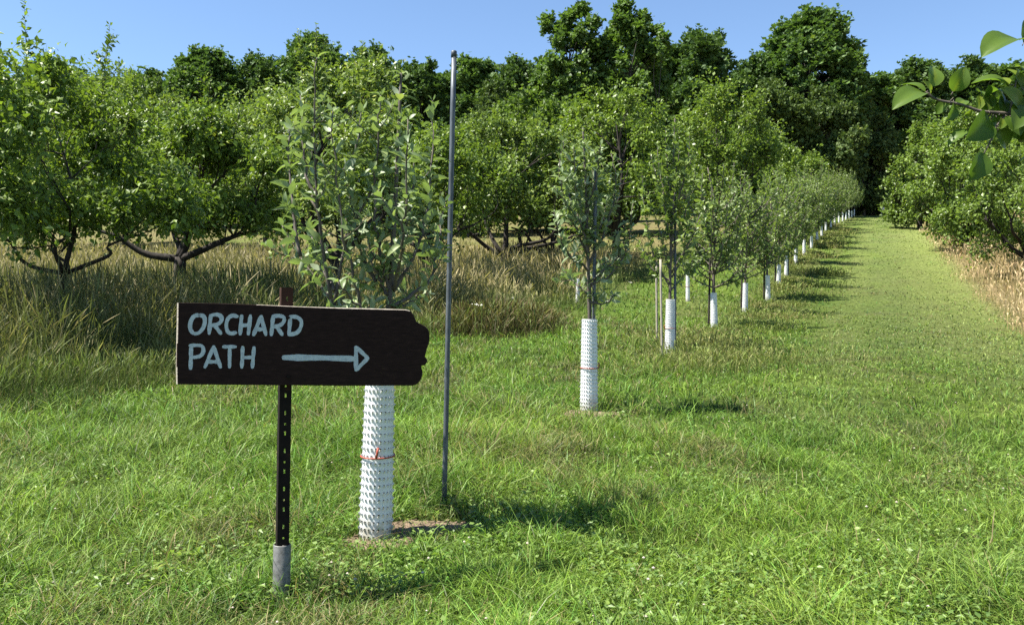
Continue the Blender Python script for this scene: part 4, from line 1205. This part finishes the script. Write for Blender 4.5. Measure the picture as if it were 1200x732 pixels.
# ------------------------------------------------------------------ apple branch reaching in from the right
def build_branch():
    rs = np.random.default_rng(77)
    Y = 2.2
    def B(cx_, cy_, dy=0): return P(1030 + cx_ / 3.659, 20 + cy_ / 3.659, Y + dy)
    base = np.array([3.6, 2.7, float(ground(3.6, 2.7))])
    t = thing("apple_tree", "apple branch with large dark leaves reaching in at the upper right corner", "tree", base)
    w = Acc(); lf = Acc()
    O = lambda p: np.asarray(p, float) - base
    fork = np.array([3.55, 2.68, 1.35])
    tube(w, smooth_path([base - base, O([3.62, 2.7, .7]), O(fork)], 8), np.linspace(.085, .06, 8), 10, wob=.05)
    limb = smooth_path([fork, [2.9, 2.55, 1.75], [2.1, 2.35, 1.82], B(700, 440)], 18)
    tube(w, limb - base, np.linspace(.05, .006, 18), 8)
    limb2 = smooth_path([fork, [3.0, 2.5, 1.95], [2.2, 2.35, 2.15], B(720, 60)], 18)
    tube(w, limb2 - base, np.linspace(.045, .004, 18), 8)
    limb3 = smooth_path([fork, [3.75, 2.9, 2.1], [3.7, 3.1, 2.9]], 12); tube(w, limb3 - base, np.linspace(.05, .012, 12), 8)
    tw1 = smooth_path([B(700, 440), B(560, 415), B(440, 405), B(350, 375), B(250, 355), B(205, 325)], 24)
    tube(w, tw1 - base, np.linspace(.0052, .0024, 24), 6)
    tw2 = smooth_path([B(560, 415), B(510, 460), B(480, 530), B(450, 585)], 12); tube(w, tw2 - base, np.linspace(.0036, .0016, 12), 6)
    tw3 = smooth_path([B(720, 60), B(640, 80), B(603, 98)], 8); tube(w, tw3 - base, np.linspace(.0035, .0016, 8), 6)
    tw4 = smooth_path([B(560, 415), B(575, 340), B(590, 270)], 8); tube(w, tw4 - base, np.linspace(.003, .0016, 8), 6)
    spec = [ # base, tip, width, depth of tip, facing, tint
        ((600, 98), (446, 146), 1.15, -.05, (0, -.6, 1), .45), ((196, 325), (64, 375), .95, -.05, (0, -.8, 1), .6), ((200, 322), (104, 278), .8, .04, (0, -.5, 1), .5),
        ((222, 330), (196, 272), .8, -.02, (.4, -1, .3), .95), ((225, 300), (240, 206), 1.1, .03, (.2, -1, .2), .8), ((318, 320), (372, 214), 1.35, -.03, (-.1, -1, .15), .75),
        ((300, 365), (240, 415), 1.2, .03, (0, -1, .5), .55), ((318, 370), (304, 440), .9, -.04, (.6, -1, 0), .2), ((330, 395), (376, 348), .9, .03, (-.4, -1, .4), .7),
        ((372, 425), (398, 400), 1.1, -.02, (0, -1, .1), .95), ((560, 290), (402, 268), 1.1, .02, (0, -.5, 1), .5), ((470, 290), (425, 372), 1.1, .05, (.3, -1, .2), .15),
        ((395, 490), (294, 540), 1.0, .0, (0, -.6, 1), .5), ((470, 430), (392, 520), 1.2, -.05, (.5, -1, .2), .08), ((452, 585), (398, 696), 1.25, -.02, (.3, -1, .2), .1),
        ((530, 435), (525, 475), .9, -.03, (0, -1, .1), .9), ((560, 420), (610, 500), 1.3, -.04, (-.2, -1, .2), .06), ((520, 410), (545, 340), 1.1, .03, (.1, -1, .2), .4),
        ((580, 330), (550, 290), .9, 0, (.2, -1, .4), .95), ((590, 340), (640, 300), 1.1, 0, (0, -1, .5), .6), ((600, 380), (660, 370), 1.1, .02, (0, -1, .5), .8),
        ((640, 440), (690, 560), 1.1, .03, (-.2, -1, .2), .2), ((610, 420), (640, 540), 1.2, .05, (-.3, -1, .1), .1), ((560, 300), (500, 255), .8, .05, (.1, -1, .3), .95), ((650, 420), (600, 330), 1.0, .05, (.2, -1, .2), .5), ((540, 420), (500, 380), .9, .06, (.1, -1, 0), .7),
        ((470, 400), (430, 300), .9, .06, (.3, -1, .2), .7), ((600, 400), (540, 300), 1.0, -.04, (.2, -1, .3), .85), ((620, 380), (590, 470), 1.1, -.05, (-.2, -1, .2), .5), ((610, 300), (560, 215), .9, .03, (.3, -1, .4), .9),
        ((480, 440), (440, 500), .9, .04, (.2, -1, .3), .95), ((640, 320), (580, 285), 1.1, .04, (0, -.8, .8), .7), ((520, 470), (590, 450), 1.0, .06, (0, -1, .5), .6), ((640, 470), (570, 520), 1.2, .05, (.1, -1, .2), .25), ((640, 250), (590, 200), 1.0, .05, (.2, -1, .3), .75),
        ((500, 500), (480, 480), .8, .05, (.3, -1, .2), .95), ((560, 420), (520, 330), 1.0, .1, (.2, -1, .1), .2), ((640, 500), (620, 620), 1.1, .06, (.3, -1, .1), .3),
        ((500, 480), (560, 560), 1.0, .04, (-.2, -1, .1), .3), ((640, 380), (700, 320), 1.1, .02, (0, -1, .4), .8), ((580, 300), (620, 230), .8, .05, (.2, -1, .2), .95), ((545, 330), (480, 310), 1.0, .08, (0, -1, .4), .3), ((480, 420), (500, 500), 1.0, .07, (.2, -1, .1), .15), ((440, 400), (430, 345), 1.0, .05, (.2, -1, 0), .2), ((500, 420), (470, 340), .9, .06, (.2, -1, .1), .5), ((420, 400), (440, 330), .8, .02, (0, -1, .2), .9),
        ((600, 420), (560, 480), 1.0, .03, (0, -1, .3), .15), ((575, 330), (605, 262), .9, .04, (.3, -1, .2), .7), ((620, 110), (650, 10), 1.1, .03, (.2, -1, .3), .6), ((500, 500), (470, 540), .8, .03, (.3, -1, .2), .9)]
    tv, tq, tt = TM['hi']
    for (b, e, wd, dz, fc, ti) in spec:
        b = B(*b); e = B(*e, dz); d = e - b; L = np.linalg.norm(d)
        # finer leaf blade: 9 rows x 5, folded along the midrib and curved
        rows = 9; V = []
        dn = d / L; x = nrm(np.cross(dn, np.array(fc, float))); zv = np.cross(x, dn)
        for i in range(rows):
            s = i / (rows - 1); ww = .30 * wd * (math.sin(math.pi * min(1, s * .93 + .05)) ** .75) * (1 - .12 * s) if 0 < i < rows - 1 else .012
            for j in range(5):
                f = (j - 2) / 2
                V.append(b + L * (dn * s + x * f * ww + zv * (.10 * abs(f) ** 1.3 * wd * math.sin(math.pi * s) + .10 * math.sin(math.pi * s) - .12 * s * s + .012 * math.sin(9 * s + 3 * j))))
        Q = [(i * 5 + j, i * 5 + j + 1, i * 5 + j + 6, i * 5 + j + 5) for i in range(rows - 1) for j in range(4)]
        lf.add(np.array(V) - base, Q, None, np.clip(np.tile([0, .06 * (-1) ** int(wd * 10), .28, 0, .08], rows) + ti + rs.normal(0, .015, len(V)), 0, 1))
        # petiole
        tube(w, np.array([b - dn * .014 + [0, 0, .002], b]) - base, .0011, 4)
    # leaves of the limbs outside the frame
    for pth in (limb[3:15], limb2[3:15], limb3[3:]):
        shoot_leaves(lf, pth - base, rs, .03, .085, 'hi', 0, (.1, .8))
        for k in range(10):
            i = rs.integers(0, len(pth)); dv = nrm(rs.normal(0, 1, 3) + [.5, .1, .5]) * rs.uniform(.25, .5)
            if pth[i][0] < 2.3: continue
            sp = smooth_path([pth[i], pth[i] + dv * .5, pth[i] + dv], 6) - base
            tube(w, sp, .004, 4); shoot_leaves(lf, sp, rs, .03, .085, 'hi', .1, (.1, .8))
    link("trunk", w.mesh("branch_wood", [M_YBARK], True), t)
    link("foliage", lf.mesh("branch_leaves", [M_BRANCHLEAF], True), t)
build_branch()
